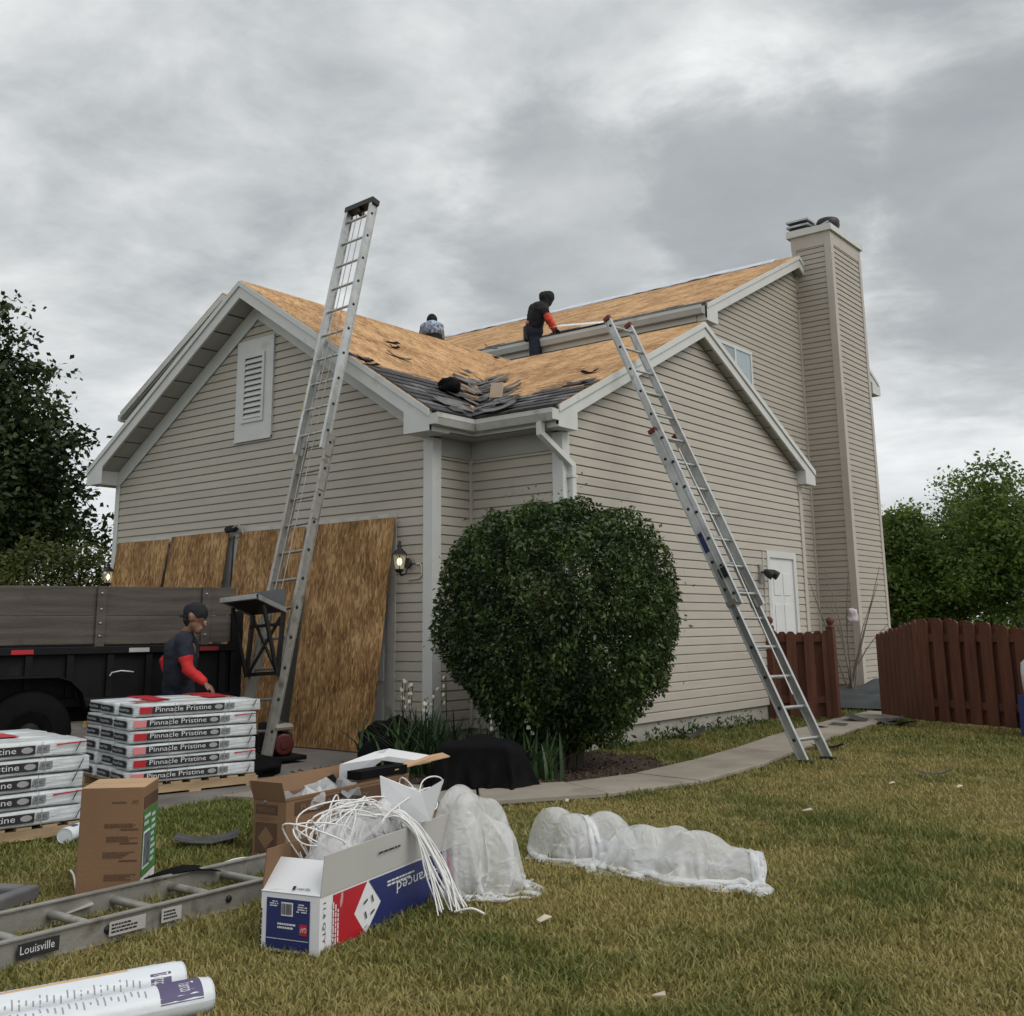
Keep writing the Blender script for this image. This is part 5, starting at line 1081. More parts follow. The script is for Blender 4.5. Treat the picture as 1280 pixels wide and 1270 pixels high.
MB().fbox(sf2+vn2*.01+Z*.405, vn2*(vl-.02), un2*.001, Z*.055).build('dark_band', inkb_m, tt_); MB().fbox(sf2+vn2*.01+Z*.10, vn2*(vl-.02), un2*.001, Z*.295).build('green_panel', green_m, tt_); MB().fbox(sf2+vn2*.01+Z*.012, vn2*(vl-.02), un2*.001, Z*.080).build('white_panel', white_m, tt_)
pr = MB(); pr.fbox(sf2+un2*.002+vn2*.02+Z*.13, vn2*.14, un2*.001, Z*.17); pr.build('photo_frame', white_m, tt_); MB().fbox(sf2+un2*.004+vn2*.03+Z*.14, vn2*.12, un2*.0006, Z*.15).build('photo_print', mat('photo_grey', (.10, .12, .13), .5, .6, 20, 0, 10), tt_)
pr = MB(); scribble(pr, sf2+un2*.003+vn2*.18+Z*.13, vn2, Z, .10, .24, 8, 44); scribble(pr, sf2+un2*.003+vn2*.02+Z*.32, vn2, Z, .13, .06, 2, 45); pr.build('side_print', winkm, tt_)['kind'] = 'stuff'
pr = MB(); scribble(pr, sf2+un2*.003+vn2*.03+Z*.02, vn2, Z, .22, .055, 4, 46); pr.build('side_fine_print', ink_m, tt_)

# ------------------------------------------------------------------ rolls of underlayment
def roll(P, d_, L, r, label, bands, seed, cat='roll', squash=.88):
    P, d_ = Vector(P), Vector(d_).normalized(); t = thing('underlayment_roll', label, cat, P); sx = Vector((-d_.y, d_.x, 0)); nseg = 28; nr = 24
    def pt(s, a, k=1.0):
        q = 1+.025*mnoise.noise(Vector((s*3+seed, math.cos(a)*2, math.sin(a)*2)))+.012*mnoise.noise(Vector((s*14, math.cos(a)*5+seed, math.sin(a)*5)))
        e_ = min(1, max(0, min(s, L-s)/.03)); q *= .90+.10*math.sqrt(max(0, 1-(1-e_)**2))
        return P+d_*s+sx*(math.cos(a)*r*q*k)+Z*(r*squash+math.sin(a)*r*q*k*squash)
    def strip(name, s0, s1, a0, a1, k, m):
        ns = max(2, int((s1-s0)/L*nseg)); na = max(2, int((a1-a0)/6.2832*nr)); vs = [pt(s0+(s1-s0)*i/ns, a0+(a1-a0)*j/na, k) for i in range(ns+1) for j in range(na+1)]
        mb = MB(); mb.add(vs, [(i*(na+1)+j, i*(na+1)+j+1, (i+1)*(na+1)+j+1, (i+1)*(na+1)+j)[::-1] for i in range(ns) for j in range(na)], True); return mb.build(name, m, t)
    strip('wrap', 0, L, 0, 2*math.pi, 1, rollw_m)
    for s in (0.004, L-.004): c = P+d_*s+Z*(r*squash); mb = MB(); vs = [pt(s, 2*math.pi*j/20, 1) for j in range(20)]; mb.add(vs+[c], [(j, (j+1) % 20, 20) for j in range(20)]); mb.build('end_cap', rollw_m, t)
    for nm, s0, s1, a0, a1, m in bands: strip(nm, s0, s1, a0, a1, 1.008, m)
    tx = MB(); g, F_, hh_ = text_geo('Tarco'); vs = []
    for x, y in g: q = pt(.115-y*.05/hh_, (.78 if seed == 1 else 1.35)-(x*.62), 1.014); vs.append(q)
    tx.add(vs, F_); tx.build('lettering', winkm, t)['kind'] = 'stuff'; return t
gl_ink = mat('grey_ink', (.30, .30, .31))
rd_ = Vector((-.30, -.955, 0))
def fine(t0, n, s0): return [('fine_print', s0+.021*i, s0+.021*i+.005, t0+.12*((i*7) % 3), t0+.42+.09*((i*5) % 4), gl_ink) for i in range(n)]
e_r = G(236, 1252, 0.0)
SX = Vector((-rd_.y, rd_.x, 0))
sgx = 1 if SX.x > 0 else -1
roll(e_r-SX*sgx*.085, rd_, 1.0, .064, 'white wrapped underlayment roll with a yellow and red stripe beside the lying ladder', [('navy_band', .055, .125, .10, .80, purple_m), ('yellow_stripe', .19, .70, 1.36, 1.50, yink_m), ('red_stripe', .19, .98, 1.51, 1.56, redp_m), ('navy_patch', .03, .09, 1.75, 2.2, purple_m)]+fine(.15, 34, .16)+fine(1.66, 34, .19), 1)
roll(e_r+SX*sgx*.145-rd_*.02, rd_, 1.0, .064, 'white wrapped underlayment roll with purple end band in front of the striped roll', [('purple_band', .04, .18, .2, 2.5, purple_m)]+fine(.8, 32, .22), 5)
rp_ = G(80, 1056, 0); roll(rp_, Vector((-.45, .75, 0)), .55, .055, 'short white roll leaning on the ground behind the tall carton', [('navy_band', .05, .12, .6, 2.0, navy_m)], 8)

# ------------------------------------------------------------------ plastic sheet on the lawn
PA, PB_ = Vector((3.78, -3.22, 0)), Vector((5.22, -3.28, 0)); ax = (PB_-PA).normalized(); sx = Vector((-ax.y, ax.x, 0)); an = math.atan2(ax.y, ax.x)
cs = lambda s, t=0, z=0: PA.lerp(PB_, s)+sx*t+Z*z
rr = random.Random(3); el_l = []
for (s0, n, h, w_) in ((.20, 3, .28, .12), (.63, 3, .25, .15), (.88, 2, .17, .06)):
    for k in range(n): el_l.append(('ell', cs(s0+(k/(n-1)-.5)*w_*1.6, rr.uniform(-.06, .06)), (rr.uniform(.16, .23), rr.uniform(.08, .12), h*rr.uniform(.80, 1)), an+rr.uniform(-.5, .5)))
X, F = drape_sheet(cs(.50), ax, sx, 2.40, 1.50, 150, 94, .36, el_l, 110, 7, (.98, .36, 100), .06)
film_obj('plastic_sheet', X, F, plast_f, 'crumpled translucent white plastic sheet lying on the lawn', 'plastic sheet')
lump('folded_plastic', (4.45, -3.26, .0), .42, .09, .08, film('inner_film', (.86, .88, .90), .38), 'wad of clear plastic inside the crumpled sheet on the lawn', 'plastic film', seed=31, rough=.3, sub=4)

# ------------------------------------------------------------------ fences
def fence(name, label, P0, P1, hfun, n, bw, both=True, first=0, post_ends=(), group=None, gap_m=None, th=.02):
    P0, P1 = Vector(P0), Vector(P1); d_ = (P1-P0); L = d_.length; d_.normalize(); nv = Vector((d_.y, -d_.x, 0))
    if nv.dot(CAM-P0) < 0: nv = -nv
    t = thing(name, label, 'fence', (P0+P1)/2, group)
    for z in (.22, 1.0): MB().fbox(P0-nv*.04+Z*z, d_*L, nv*.038, Z*.09).build('rail', fence_m, t)
    rr = random.Random(n)
    for i in range(n):
        c = P0+d_*(L*(i+.5)/n); h = hfun((i+.5)/n)+rr.uniform(-.01, .01); w = bw; front = (i % 2 == first) or not both
        o_ = c-d_*w/2+(nv*.001 if front else -nv*(.041+th)); b = MB(); pts = [o_+Z*.05, o_+d_*w+Z*.05, o_+d_*w+Z*(h-.04), o_+d_*(w*.72)+Z*h, o_+d_*(w*.28)+Z*h, o_+Z*(h-.04)]
        b.prism(pts, nv*th).build('picket', fence_m, t)
    for s, h in post_ends:
        c = P0+d_*(L*s); MB().box((c.x-.045, c.y-.045, -.05), (c.x+.045, c.y+.045, h)).build('post', fence_m, t); MB().lathe((c.x, c.y, h), [(.055, 0), (.06, .012), (.03, .02), (.028, .035), (.05, .06), (.055, .09), (.04, .12), (.015, .135)], 12).build('post_cap', fence_m, t)
    return t
fence('picket_fence', 'short dark red picket fence with ball cap post joined to the side wall', (1.29, 5.22, 0), (2.03, 5.52, 0), lambda s: 1.16-.03*math.sin(s*3.1), 7, .125, True, 0, ((0.02, 1.20), (1.0, 1.18)))
fence('gate', 'open dark red gate of narrow pickets beside the path', (2.36, 6.28, 0), (3.13, 5.60, 0), lambda s: 1.08+.20*s, 9, .105, False, 0, ())
fence('shadowbox_fence', 'dark red shadowbox fence panel running from the gate along the lawn', (3.16, 5.58, 0), (4.52, 5.02, 0), lambda s: 1.29-.02*s-.12*s*s, 13, .150, True, 0, ())
P_ = Vector((4.58, 4.98, 0)); fence('shadowbox_fence', 'dark red shadowbox fence panel continuing past the end of the lawn', P_, P_+Vector((1.5, -.5, 0)), lambda s: 1.15, 13, .135, True, 0, ((0, 1.2),))
# wrapped pack hanging on the fence end (only its edge shows)
lump('wrapped_pack', (4.66, 4.66, .45), .14, .14, .30, rollw_m, 'white and blue wrapped pack standing by the end of the red fence', 'pack', seed=40, rough=.18)
o = MB().box((4.50, 4.50, 0), (4.85, 4.80, .45)).build('pack_base', navy_m, None, org=(4.66, 4.66, 0)); setp(o, 'navy wrapped block under the white pack by the red fence', 'pack')

# tarp over the bed by the chimney
vs = []; nx_, ny_ = 26, 30
for i in range(nx_+1):
    for j in range(ny_+1):
        x_ = .65+1.85*i/nx_; y_ = 7.05+3.15*j/ny_; e_ = min(1, min(i, nx_-i)/4, min(j+.6, ny_-j+3)/3)
        z = .03+e_*(.10+.16*j/ny_+.05*mnoise.noise(Vector((x_*1.7, y_*1.7, 0)))+.03*abs(mnoise.noise(Vector((x_*5, y_*5, 3))))); vs.append((x_, y_, max(.02, z)))
mb = MB(); mb.add(vs, [(i*(ny_+1)+j, (i+1)*(ny_+1)+j, (i+1)*(ny_+1)+j+1, i*(ny_+1)+j+1) for i in range(nx_) for j in range(ny_)], True)
setp(mb.build('ground_tarp', tarp_m, None, org=(1.6, 8.5, 0)), 'slate grey tarp spread over the bed between gate and chimney', 'tarp')
# ------------------------------------------------------------------ dark felt pile by the bed, shingle offcuts, litter
def drape(name, P, a, b, h, label, m, seed, cat):
    P = Vector(P); vs = []; n = 22; U = Vector((.80, .60, 0)); V_ = Vector((-.6, .8, 0))
    for i in range(n+1):
        for j in range(n+1):
            s, t = i/n*2-1, j/n*2-1; k = max(abs(s), abs(t)); up_ = 1 if k < .55 else max(0, 1-(k-.55)/.22)**1.2; wr = mnoise.noise(Vector((s*3, t*3, seed)))*.05+.025*tri(s*2.1+t*1.3+mnoise.noise(Vector((s, t, 2))))
            q = P+U*(s*a)+V_*(t*b)+Z*(.012+h*up_*(1+.10*mnoise.noise(Vector((s*1.3, t*1.3, seed+3))))+wr*(.4+up_)); q.z = max(q.z, .008); vs.append(q)
    mb = MB(); mb.add(vs, [(i*(n+1)+j, (i+1)*(n+1)+j, (i+1)*(n+1)+j+1, i*(n+1)+j+1) for i in range(n) for j in range(n)], True); setp(mb.build(name, m, None, org=P), label, cat)
X, F = drape_sheet((2.00, -1.60, 0), (.8, .6, 0), (-.6, .8, 0), 1.25, 1.10, 60, 52, .5, [('box', Vector((1.89, -2.00, -.1)), Vector((.46, .34, 0)), Vector((-.27, .36, 0)), .46), ('ell', (2.0, -1.6, .22), (.20, .2, .20), 0), ('ell', (2.2, -1.55, .2), (.18, .14, .19), 0)], 130, 2, None, .04)
film_obj('felt_pile', X, F, felt_m, 'black roofing felt draped over a pile beside the walk', 'felt')
lump('black_sack', (.25, -.85, 0), .28, .30, .26, felt_m, 'slumped black sack lying by the foot of the wide leaning board', 'bag', seed=51, rough=.25)
lump('black_sack', (.62, -1.25, 0), .24, .30, .20, felt_m, 'low black sack lying among the iris leaves', 'bag', seed=53, rough=.3)
lump('black_sack', (-.35, -2.05, 0), .40, .32, .11, felt_m, 'flattened black sack spread on the driveway by the hoist engine', 'bag', seed=55, rough=.3)
def flat_scrap(u, v, l, w_, a, m, label, cat='shingle', group=None, curl=.03, lift=.03): 
    P = G(u, v, 0); o = scrap('shingle_scrap', P, Vector((1, 0, 0)), Vector((0, 1, 0)), Vector((0, 0, 1)), l, w_, a, curl, m, label, group, lift); o['category'] = cat
flat_scrap(258, 1058, .36, .24, .9, shingle_m, 'flat dark shingle offcut lying on the grass between carton and pallet', lift=.035)
flat_scrap(862, 924, .34, .18, .8, shingle_m, 'crumpled dark shingle offcut on the grass strip by the wing wall', curl=.10)
flat_scrap(1035, 912, .50, .22, 1.3, shingle_m, 'dark shingle piece lying on the path beside the picket fence')
flat_scrap(1095, 905, .70, .40, .2, shingle_m, 'large dark shingle sheet humped over the path at the gate', curl=.08)
flat_scrap(1120, 908, .45, .25, -.4, shingle_m, 'smaller dark shingle sheet at the edge of the gate path', curl=.05)
flat_scrap(1035, 938, .30, .12, .6, felt_m, 'black felt strip under the foot of the extension ladder')
flat_scrap(1167, 972, .26, .06, .4, shingle_m, 'narrow dark shingle strip lying alone on the dry lawn')
flat_scrap(228, 1116, .34, .15, 1.45, felt_m, 'black curled felt piece draped over the lying ladder', curl=-.03, lift=.11)
# open grey box lid beside the lying ladder
t = thing('grey_tray', 'open dark grey tray with pale rim lying on the lawn beside the ladder', 'tray', (2.55, -6.0, 0)); gm = mat('grey_tray', (.12, .12, .125), .6, .2, 6, .1, 30)
TMx = Matrix.Translation((2.50, -5.98, 0)) @ Matrix.Rotation(.45, 4, 'Z')
MB(TMx).box((-.20, -.40, .01), (.20, .40, .03)).build('tray_floor', felt_m, t)
for a, b in (((-.24, -.42, .01), (-.17, .42, .075)), ((.17, -.42, .01), (.24, .42, .075)), ((-.168, -.42, .01), (.168, -.34, .075)), ((-.168, .34, .01), (.168, .42, .075))): MB(TMx).box(a, b).build('tray_rim', gm, t, bevel=.012)
flat_scrap(30, 1160, .55, .10, 1.3, greyc_m, 'pale grey card strip lying beside the grey tray', 'card', lift=.03)
for k, (u, v, l, a) in enumerate(((1003, 1020, .07, .4), (1198, 990, .06, 1.2), (675, 1163, .07, 1.4), (815, 1258, .05, .2), (1112, 985, .05, .8), (710, 1008, .05, 2), (255, 966, .06, .5), (1065, 905, .06, 2.2))):
    P = G(u, v, 0); o = MB().prism([P+Z*.03, P+Vector((math.cos(a), math.sin(a), .1))*l+Z*.032, P+Vector((math.cos(a+.5), math.sin(a+.5), .15))*l*.9+Z*.036, P+Vector((math.cos(a+1.3), math.sin(a+1.3), .05))*l*.45+Z*.03], (0, 0, .004)).build('paper_scrap', mat('paper_scrap', (.52, .44, .34), .8, .2, 9, 0, 10), None, org=P)
    setp(o, 'small pale scrap of paper lying on the lawn', 'paper', 'paper scraps on the lawn')
for k, pts in enumerate(([(195, 1108), (208, 1094), (228, 1085), (240, 1098), (246, 1102)], [(252, 1092), (290, 1080), (318, 1072), (326, 1078)], [(88, 1088), (92, 1100), (95, 1112)], [(568, 1140), (590, 1142), (606, 1143)], [(625, 1094), (642, 1095), (657, 1096)], [(622, 1108), (636, 1113)])):
    pp_ = [G(u, v, .03)+Z*(.02*(i % 2)) for i, (u, v) in enumerate(pts)]; o = MB().tube(smooth_path(pp_, 4), .0055, 5).build('plastic_strap', strap_m, None, org=pp_[0])
    setp(o, ('bent white strap on the grass behind the lying ladder', 'white strap lying along the far rail of the ladder', 'short white strap at the foot of the tall carton', 'short white strap on the lawn below the hanging straps', 'straight white strap on the lawn beside the plastic bag', 'stub of white strap on the lawn by the plastic bag')[k], 'strap')

# ------------------------------------------------------------------ people
def caps(mb, a, b, ra, rb, seg=14):
    a, b = Vector(a), Vector(b); L = max((b-a).length, 1e-4); pr = []
    for i in range(7): t = -math.pi/2+math.pi/2*i/6; pr.append((max(1e-4, ra*math.cos(t)), ra*math.sin(t)))
    for i in range(7): t = math.pi/2*i/6; pr.append((max(1e-4, rb*math.cos(t)), L+rb*math.sin(t)))
    mb.lathe(a, pr, seg, (b-a) if (b-a).length > 1e-3 else (0, 0, 1)); return mb
def body(name, segs, m, parent, vox=.012, org=None, smooth=4):
    mb = MB()
    for s in segs: caps(mb, *s)
    o = mb.build(name, m, parent, org); r = o.modifiers.new('remesh', 'REMESH'); r.mode = 'VOXEL'; r.voxel_size = vox; r.use_smooth_shade = True
    sm = o.modifiers.new('smooth', 'SMOOTH'); sm.iterations = smooth; sm.factor = .5
    if 'cloth' in m.name or 'denim' in m.name or 'camo' in m.name:
        tx_ = bpy.data.textures.get('folds') or bpy.data.textures.new('folds', 'CLOUDS'); tx_.noise_scale = .085; tx_.noise_depth = 1
        dm = o.modifiers.new('folds', 'DISPLACE'); dm.texture = tx_; dm.strength = .028; dm.mid_level = .45; dm.texture_coords = 'LOCAL'
    return o
def hand(wr, d_, palm_n, k=1.0):
    d_, pn = Vector(d_).normalized(), Vector(palm_n).normalized(); s_ = d_.cross(pn).normalized(); sg = []; wr = Vector(wr)
    for i, off in enumerate((-.03, -.010, .010, .03)): sg.append((wr, wr+d_*.08*k+s_*off*k, .017, .014))
    for i, (off, l) in enumerate(((-.032, .065), (-.011, .080), (.011, .075), (.032, .058))):
        kn = wr+d_*.085*k+s_*off*k; p1 = kn+(d_*.8+pn*.5).normalized()*l*.5*k; sg += [(kn, p1, .0095, .009), (p1, p1+(d_*.4+pn*.9).normalized()*l*.5*k, .009, .008)]
    tb0 = wr+d_*.025*k+s_*-.03*k; tb1 = tb0+(d_*.6-s_*.7+pn*.3).normalized()*.045*k; sg += [(tb0, tb1, .012, .010), (tb1, tb1+(d_*.9+pn*.4).normalized()*.032*k, .010, .008)]
    return sg
def head_segs(c, f, u_, k=1.0):   # head centre, facing, up
    f, u_ = Vector(f).normalized(), Vector(u_).normalized(); s_ = f.cross(u_); c = Vector(c)
    sg = [(c+u_*.03*k-f*.02*k, c+u_*.03*k+f*.015*k, .088*k, .082*k), (c-u_*.05*k+f*.02*k, c-u_*.085*k+f*.045*k, .062*k, .042*k), (c+f*.085*k-u_*.005*k, c+f*.108*k-u_*.035*k, .012*k, .015*k), (c+f*.085*k-u_*.068*k-s_*.015*k, c+f*.085*k-u_*.068*k+s_*.015*k, .011*k, .011*k), (c+f*.075*k+u_*.022*k-s_*.035*k, c+f*.075*k+u_*.022*k+s_*.035*k, .018*k, .018*k)]
    for e_ in (-1, 1): sg.append((c+s_*e_*.085*k-u_*.01*k, c+s_*e_*.09*k+u_*.025*k-f*.01*k, .014*k, .016*k))
    return sg
# worker between the trailer and the taller stack
D0 = 10.05; q = lambda u, v, dd_=0.0: PD(u, v, D0+dd_)
pel, wai, che, nec, hea = q(222, 872), q(224, 845), q(227, 812), q(233, 791), q(244, 773); ff_ = (rt*.97-fw*.12).normalized()
gx_, gy_ = pel.x, pel.y; foot1, foot2 = Vector((gx_, gy_, .04))+rt*.10-fw*.10, Vector((gx_, gy_, .04))-rt*.12+fw*.13; kn1, kn2 = foot1+rt*.16+Z*.40, foot2+rt*.14+Z*.38
p1 = thing('person', 'worker in black cap and navy shirt with red sleeves behind the taller shingle stack', 'person', (gx_, gy_, 0))
sn, sf_ = q(229, 802, -.17), q(226, 802, .16); en, ef_ = q(234, 836, -.23), q(206, 828, .17); wn_, wf = q(255, 853, -.26), q(212, 850, .10)
body('body', head_segs(hea, ff_-Z*.22, Z+ff_*.18, 1.05)+[(nec, hea-Z*.03, .052, .05), (che, wai, .13, .12), (wai, pel, .12, .13), (sn, en, .045, .04), (en, wn_, .037, .027), (sf_, ef_, .045, .04), (ef_, wf, .037, .027), (pel, kn1, .08, .055), (kn1, foot1, .05, .035), (pel, kn2, .08, .055), (kn2, foot2, .05, .035), (sn, che, .05, .1), (sf_, che, .05, .1)]+hand(wn_, wn_-en, -Z)+hand(wf, wf-ef_, -Z), skin_m, p1, .009)
body('shirt', [(che+fw*.07, wai+fw*.05, .142, .135), (che-fw*.07, wai-fw*.05, .142, .135), (wai, pel+Z*.02, .150, .148), (sn, sn.lerp(en, .42), .075, .068), (sf_, sf_.lerp(ef_, .42), .075, .068), (sn, nec-Z*.04, .075, .07), (sf_, nec-Z*.04, .075, .07)], navycl_m, p1, .014)
body('sleeve', [(sn.lerp(en, .40), en, .060, .054), (en, en.lerp(wn_, .93), .054, .037)], redcl_m, p1, .010); body('sleeve', [(sf_.lerp(ef_, .40), ef_, .060, .054), (ef_, ef_.lerp(wf, .93), .054, .037)], redcl_m, p1, .010)
body('trousers', [(pel+Z*.05, pel, .150, .14), (pel, kn1, .105, .075), (kn1, foot1+Z*.06, .072, .06), (pel, kn2, .105, .075), (kn2, foot2+Z*.06, .072, .06)], jean_m, p1, .014)
for f_ in (foot1, foot2): body('boot', [(f_, f_+rt*.15, .045, .038), (f_+Z*.08, f_, .05, .048)], black_m, p1, .012)
body('cap', [(hea+Z*.055-ff_*.018, hea+Z*.055+ff_*.02, .098, .094), (hea+Z*.02-ff_*.05, hea+Z*.02-ff_*.155, .030, .010), (hea+Z*.02-ff_*.05-fw*.05, hea+Z*.015-ff_*.15-fw*.03, .018, .009), (hea+Z*.02-ff_*.05+fw*.05, hea+Z*.015-ff_*.15+fw*.03, .018, .009)], blackcl_m, p1, .008, smooth=2)
body('hair', [(hea-ff_*.055-Z*.02, hea-ff_*.05-Z*.055, .060, .045)], black_m, p1, .009)
# roofer standing by the main eave
D1 = (PY(668, 440, 6.15)-CAM).dot(fw); q = lambda u, v, dd_=0.0: PD(u, v, D1+dd_)
p2 = thing('person', 'roofer in black hooded top with red orange sleeve bending on the roof', 'person', q(664, 474))
pel, che, nec, hea = q(668, 410), q(674, 388), q(680, 380), q(683.5, 373.5); ff_ = (rt*.93-fw*.15-Z*.35).normalized()
sn, sf_ = q(680.5, 388, -.17), q(678, 388, .17); en, ef_ = q(686.5, 399, -.24), q(686, 401, .20); wn_, wf = q(694, 410.5, -.22), q(692, 412, .12)
fz = 5.30; f1_, f2__ = q(664, 446, -.10), q(669, 446, .10); b1, b2 = Vector((f1_.x, f1_.y, fz)), Vector((f2__.x, f2__.y, fz)); k1, k2 = pel.lerp(b1, .5)+rt*.03, pel.lerp(b2, .5)+rt*.03
body('body', head_segs(hea, ff_, Z+ff_*.4, 1.0)+[(nec, hea, .055, .05), (che, pel, .13, .12), (sn, en, .045, .04), (en, wn_, .037, .027), (sf_, ef_, .045, .04), (ef_, wf, .037, .027), (pel, k1, .08, .055), (k1, b1, .05, .035), (pel, k2, .08, .055), (k2, b2, .05, .035)]+hand(wn_, wn_-en, -Z)+hand(wf, wf-ef_, -Z), skin_m, p2, .012)
body('hooded_top', [(che+fw*.07, pel.lerp(che, .25)+fw*.05, .155, .135), (che-fw*.07, pel.lerp(che, .25)-fw*.05, .155, .135), (che-rt*.05, pel.lerp(che, .45)-rt*.06, .14, .12), (sn, sn.lerp(en, .35), .085, .072), (sf_, sf_.lerp(ef_, .35), .085, .072), (sn, nec, .08, .08), (sf_, nec, .08, .08), (nec, hea-ff_*.02, .09, .105), (hea+Z*.02-ff_*.03, hea+Z*.045+ff_*.03, .115, .112), (hea-Z*.05, hea-Z*.02+ff_*.01, .10, .10)], blackcl_m, p2, .014)
body('sleeve', [(sn.lerp(en, .32), en, .068, .060), (en, en.lerp(wn_, .95), .060, .045)], orcl_m, p2, .012); body('sleeve', [(sf_.lerp(ef_, .32), ef_, .068, .060), (ef_, ef_.lerp(wf, .95), .060, .045)], orcl_m, p2, .012)
body('glove', hand(wn_, wn_-en, -Z, 1.1), blackcl_m, p2, .009); body('glove', hand(wf, wf-ef_, -Z, 1.1), blackcl_m, p2, .009)
body('trousers', [(pel+Z*.02, pel-Z*.06, .155, .15), (pel, k1, .12, .09), (k1, b1+Z*.06, .088, .075), (pel, k2, .12, .09), (k2, b2+Z*.06, .088, .075)], jean_m, p2, .015)
bz = pel+Z*.055; bs_ = MB(); bs_.lathe(bz-Z*.02, [(.150, 0), (.162, .012), (.162, .055), (.150, .066)], 20, (ff_.x*.15, ff_.y*.15, 1)); bs_.build('belt', pink_m, p2)
body('tool_pouch', [(pel-rt*.15, pel-rt*.14-Z*.20, .05, .055)], black_m, p2, .014)
for f_ in (b1, b2): body('boot', [(f_, f_+rt*.14, .05, .04)], black_m, p2, .012)
# roofer sitting behind the ridge, back to the street
D2 = (PY(540, 420, 6.9)-CAM).dot(fw); q = lambda u, v, dd_=0.0: PD(u, v, D2+dd_)
p3 = thing('person', 'roofer in blue camouflage shirt and black cap crouching behind the garage ridge', 'person', q(541, 432))
hip = q(541, 428); che, nec, hea = q(540, 411), q(540, 404, .10), q(540, 400.5, .16)
sl, sr = q(530.5, 409, .05), q(549.5, 409, .05); el_, er = q(527, 420, .15), q(552, 421, .15); wl, wr_ = q(531, 427, .42), q(549, 428, .42)
kl, kr = q(531, 424, .45), q(550, 425, .45); fl__, fr_ = q(531, 436, .30), q(551, 437, .30)
body('body', head_segs(hea, fw*.9-Z*.4, Z+fw*.4)+[(nec, hea, .055, .05), (che, hip, .14, .14), (sl, el_, .045, .04), (el_, wl, .037, .027), (sr, er, .045, .04), (er, wr_, .037, .027), (hip, kl, .09, .06), (kl, fl__, .055, .04), (hip, kr, .09, .06), (kr, fr_, .055, .04)]+hand(wl, wl-el_, -Z)+hand(wr_, wr_-er, -Z), skin_m, p3, .012)
body('shirt', [(che, hip+Z*.19, .175, .17), (che-rt*.09, hip-rt*.06+Z*.20, .145, .13), (che+rt*.09, hip+rt*.06+Z*.20, .145, .13), (sl, el_, .085, .07), (sr, er, .085, .07), (sl, nec, .08, .08), (sr, nec, .08, .08)], camo_m, p3, .015)
body('trousers', [(hip+Z*.12, hip-Z*.08, .19, .18), (hip, kl, .12, .09), (kl, fl__, .09, .07), (hip, kr, .12, .09), (kr, fr_, .09, .07)], blackcl_m, p3, .015); body('cap', [(hea+Z*.03-fw*.02, hea+Z*.04+fw*.02, .104, .100), (hea+fw*.08+Z*.02, hea+fw*.16, .03, .015)], blackcl_m, p3, .010)

# ------------------------------------------------------------------ vegetation
def leaves(C0, N_, size, tone, asp=.5, up_bias=.4, seed=0, droop=.3):
    g = np.random.default_rng(seed); n = len(C0); az = g.random(n)*2*np.pi; pit = g.normal(-droop, .5, n)
    d = np.stack([np.cos(az)*np.cos(pit), np.sin(az)*np.cos(pit), np.sin(pit)], 1)
    r = g.normal(0, 1, (n, 3)); r[:, 2] += up_bias*2; s = np.cross(d, r); s /= np.linalg.norm(s, axis=1)[:, None]+1e-9; nn = np.cross(s, d)
    L = (size*(.6+.8*g.random(n)))[:, None]; w = L*asp*.5
    V = np.stack([C0, C0+d*L*.45+s*w+nn*L*.06, C0+d*L, C0+d*L*.45-s*w+nn*L*.06], 1); b = np.arange(n)[:, None]*4
    F = np.concatenate([b+np.array([[0, 1, 2]]), b+np.array([[0, 2, 3]])]); return V.reshape(-1, 3), F, np.repeat(tone, 4)
def limbs(mb, base, tips, r0, seed, fork=.35):
    rr = random.Random(seed); base = Vector(base)
    for tpt in tips:
        tpt = Vector(tpt); st_ = base+Vector((0, 0, (tpt.z-base.z)*fork*rr.uniform(.7, 1.2))); m1 = st_.lerp(tpt, .5)+Vector((rr.uniform(-.1, .1), rr.uniform(-.1, .1), .08))*(tpt-st_).length
        mb.tube(smooth_path([st_, m1, tpt], 4), [r0*.5*(1-.9*i/8) for i in range(9)], 6)
def tree(name, label, cat, base, th, tr_, blobs, ncl, per, spread, size, m, seed, group=None, shell=.55, asp=.5, ntip=14, bend=0):
    base = Vector(base); t = thing(name, label, cat, base, group); g = np.random.default_rng(seed)
    vol = np.array([b[1][0]*b[1][1]*b[1][2] for b in blobs]); pk = g.choice(len(blobs), ncl, p=vol/vol.sum()); d = g.normal(0, 1, (ncl, 3)); d /= np.linalg.norm(d, axis=1)[:, None]
    rad = shell+(1-shell)*g.random(ncl)**.7; cc = np.array([blobs[i][0] for i in pk])+d*rad[:, None]*np.array([blobs[i][1] for i in pk])*(1+.12*g.normal(0, 1, ncl))[:, None]
    ct = g.random(ncl); C0 = np.repeat(cc, per, 0)+g.normal(0, 1, (ncl*per, 3))*np.array(spread); tone = np.clip(np.repeat(ct, per)*.6+g.random(ncl*per)*.4, 0, 1)
    V, F, tn = leaves(C0, 0, size, tone, asp, seed=seed+1); V = V-np.array(base)
    o = link('crown', npmesh('crown', V, F, m, tn), t); mb = MB()
    topz = max(b[0][2] for b in blobs); mb.tube(smooth_path([base-Z*.05, base+Vector((.02, 0, th*.5)), base+Vector((0, .02*th, th)), Vector((blobs[0][0][0], blobs[0][0][1], topz))], 4), [tr_*(1-.075*i) for i in range(13)], 8)
    limbs(mb, base+Z*th*.5, [cc[i] for i in g.choice(ncl, min(ntip, ncl), replace=False)], tr_, seed); mb.build('trunk', bark_m, t); return t
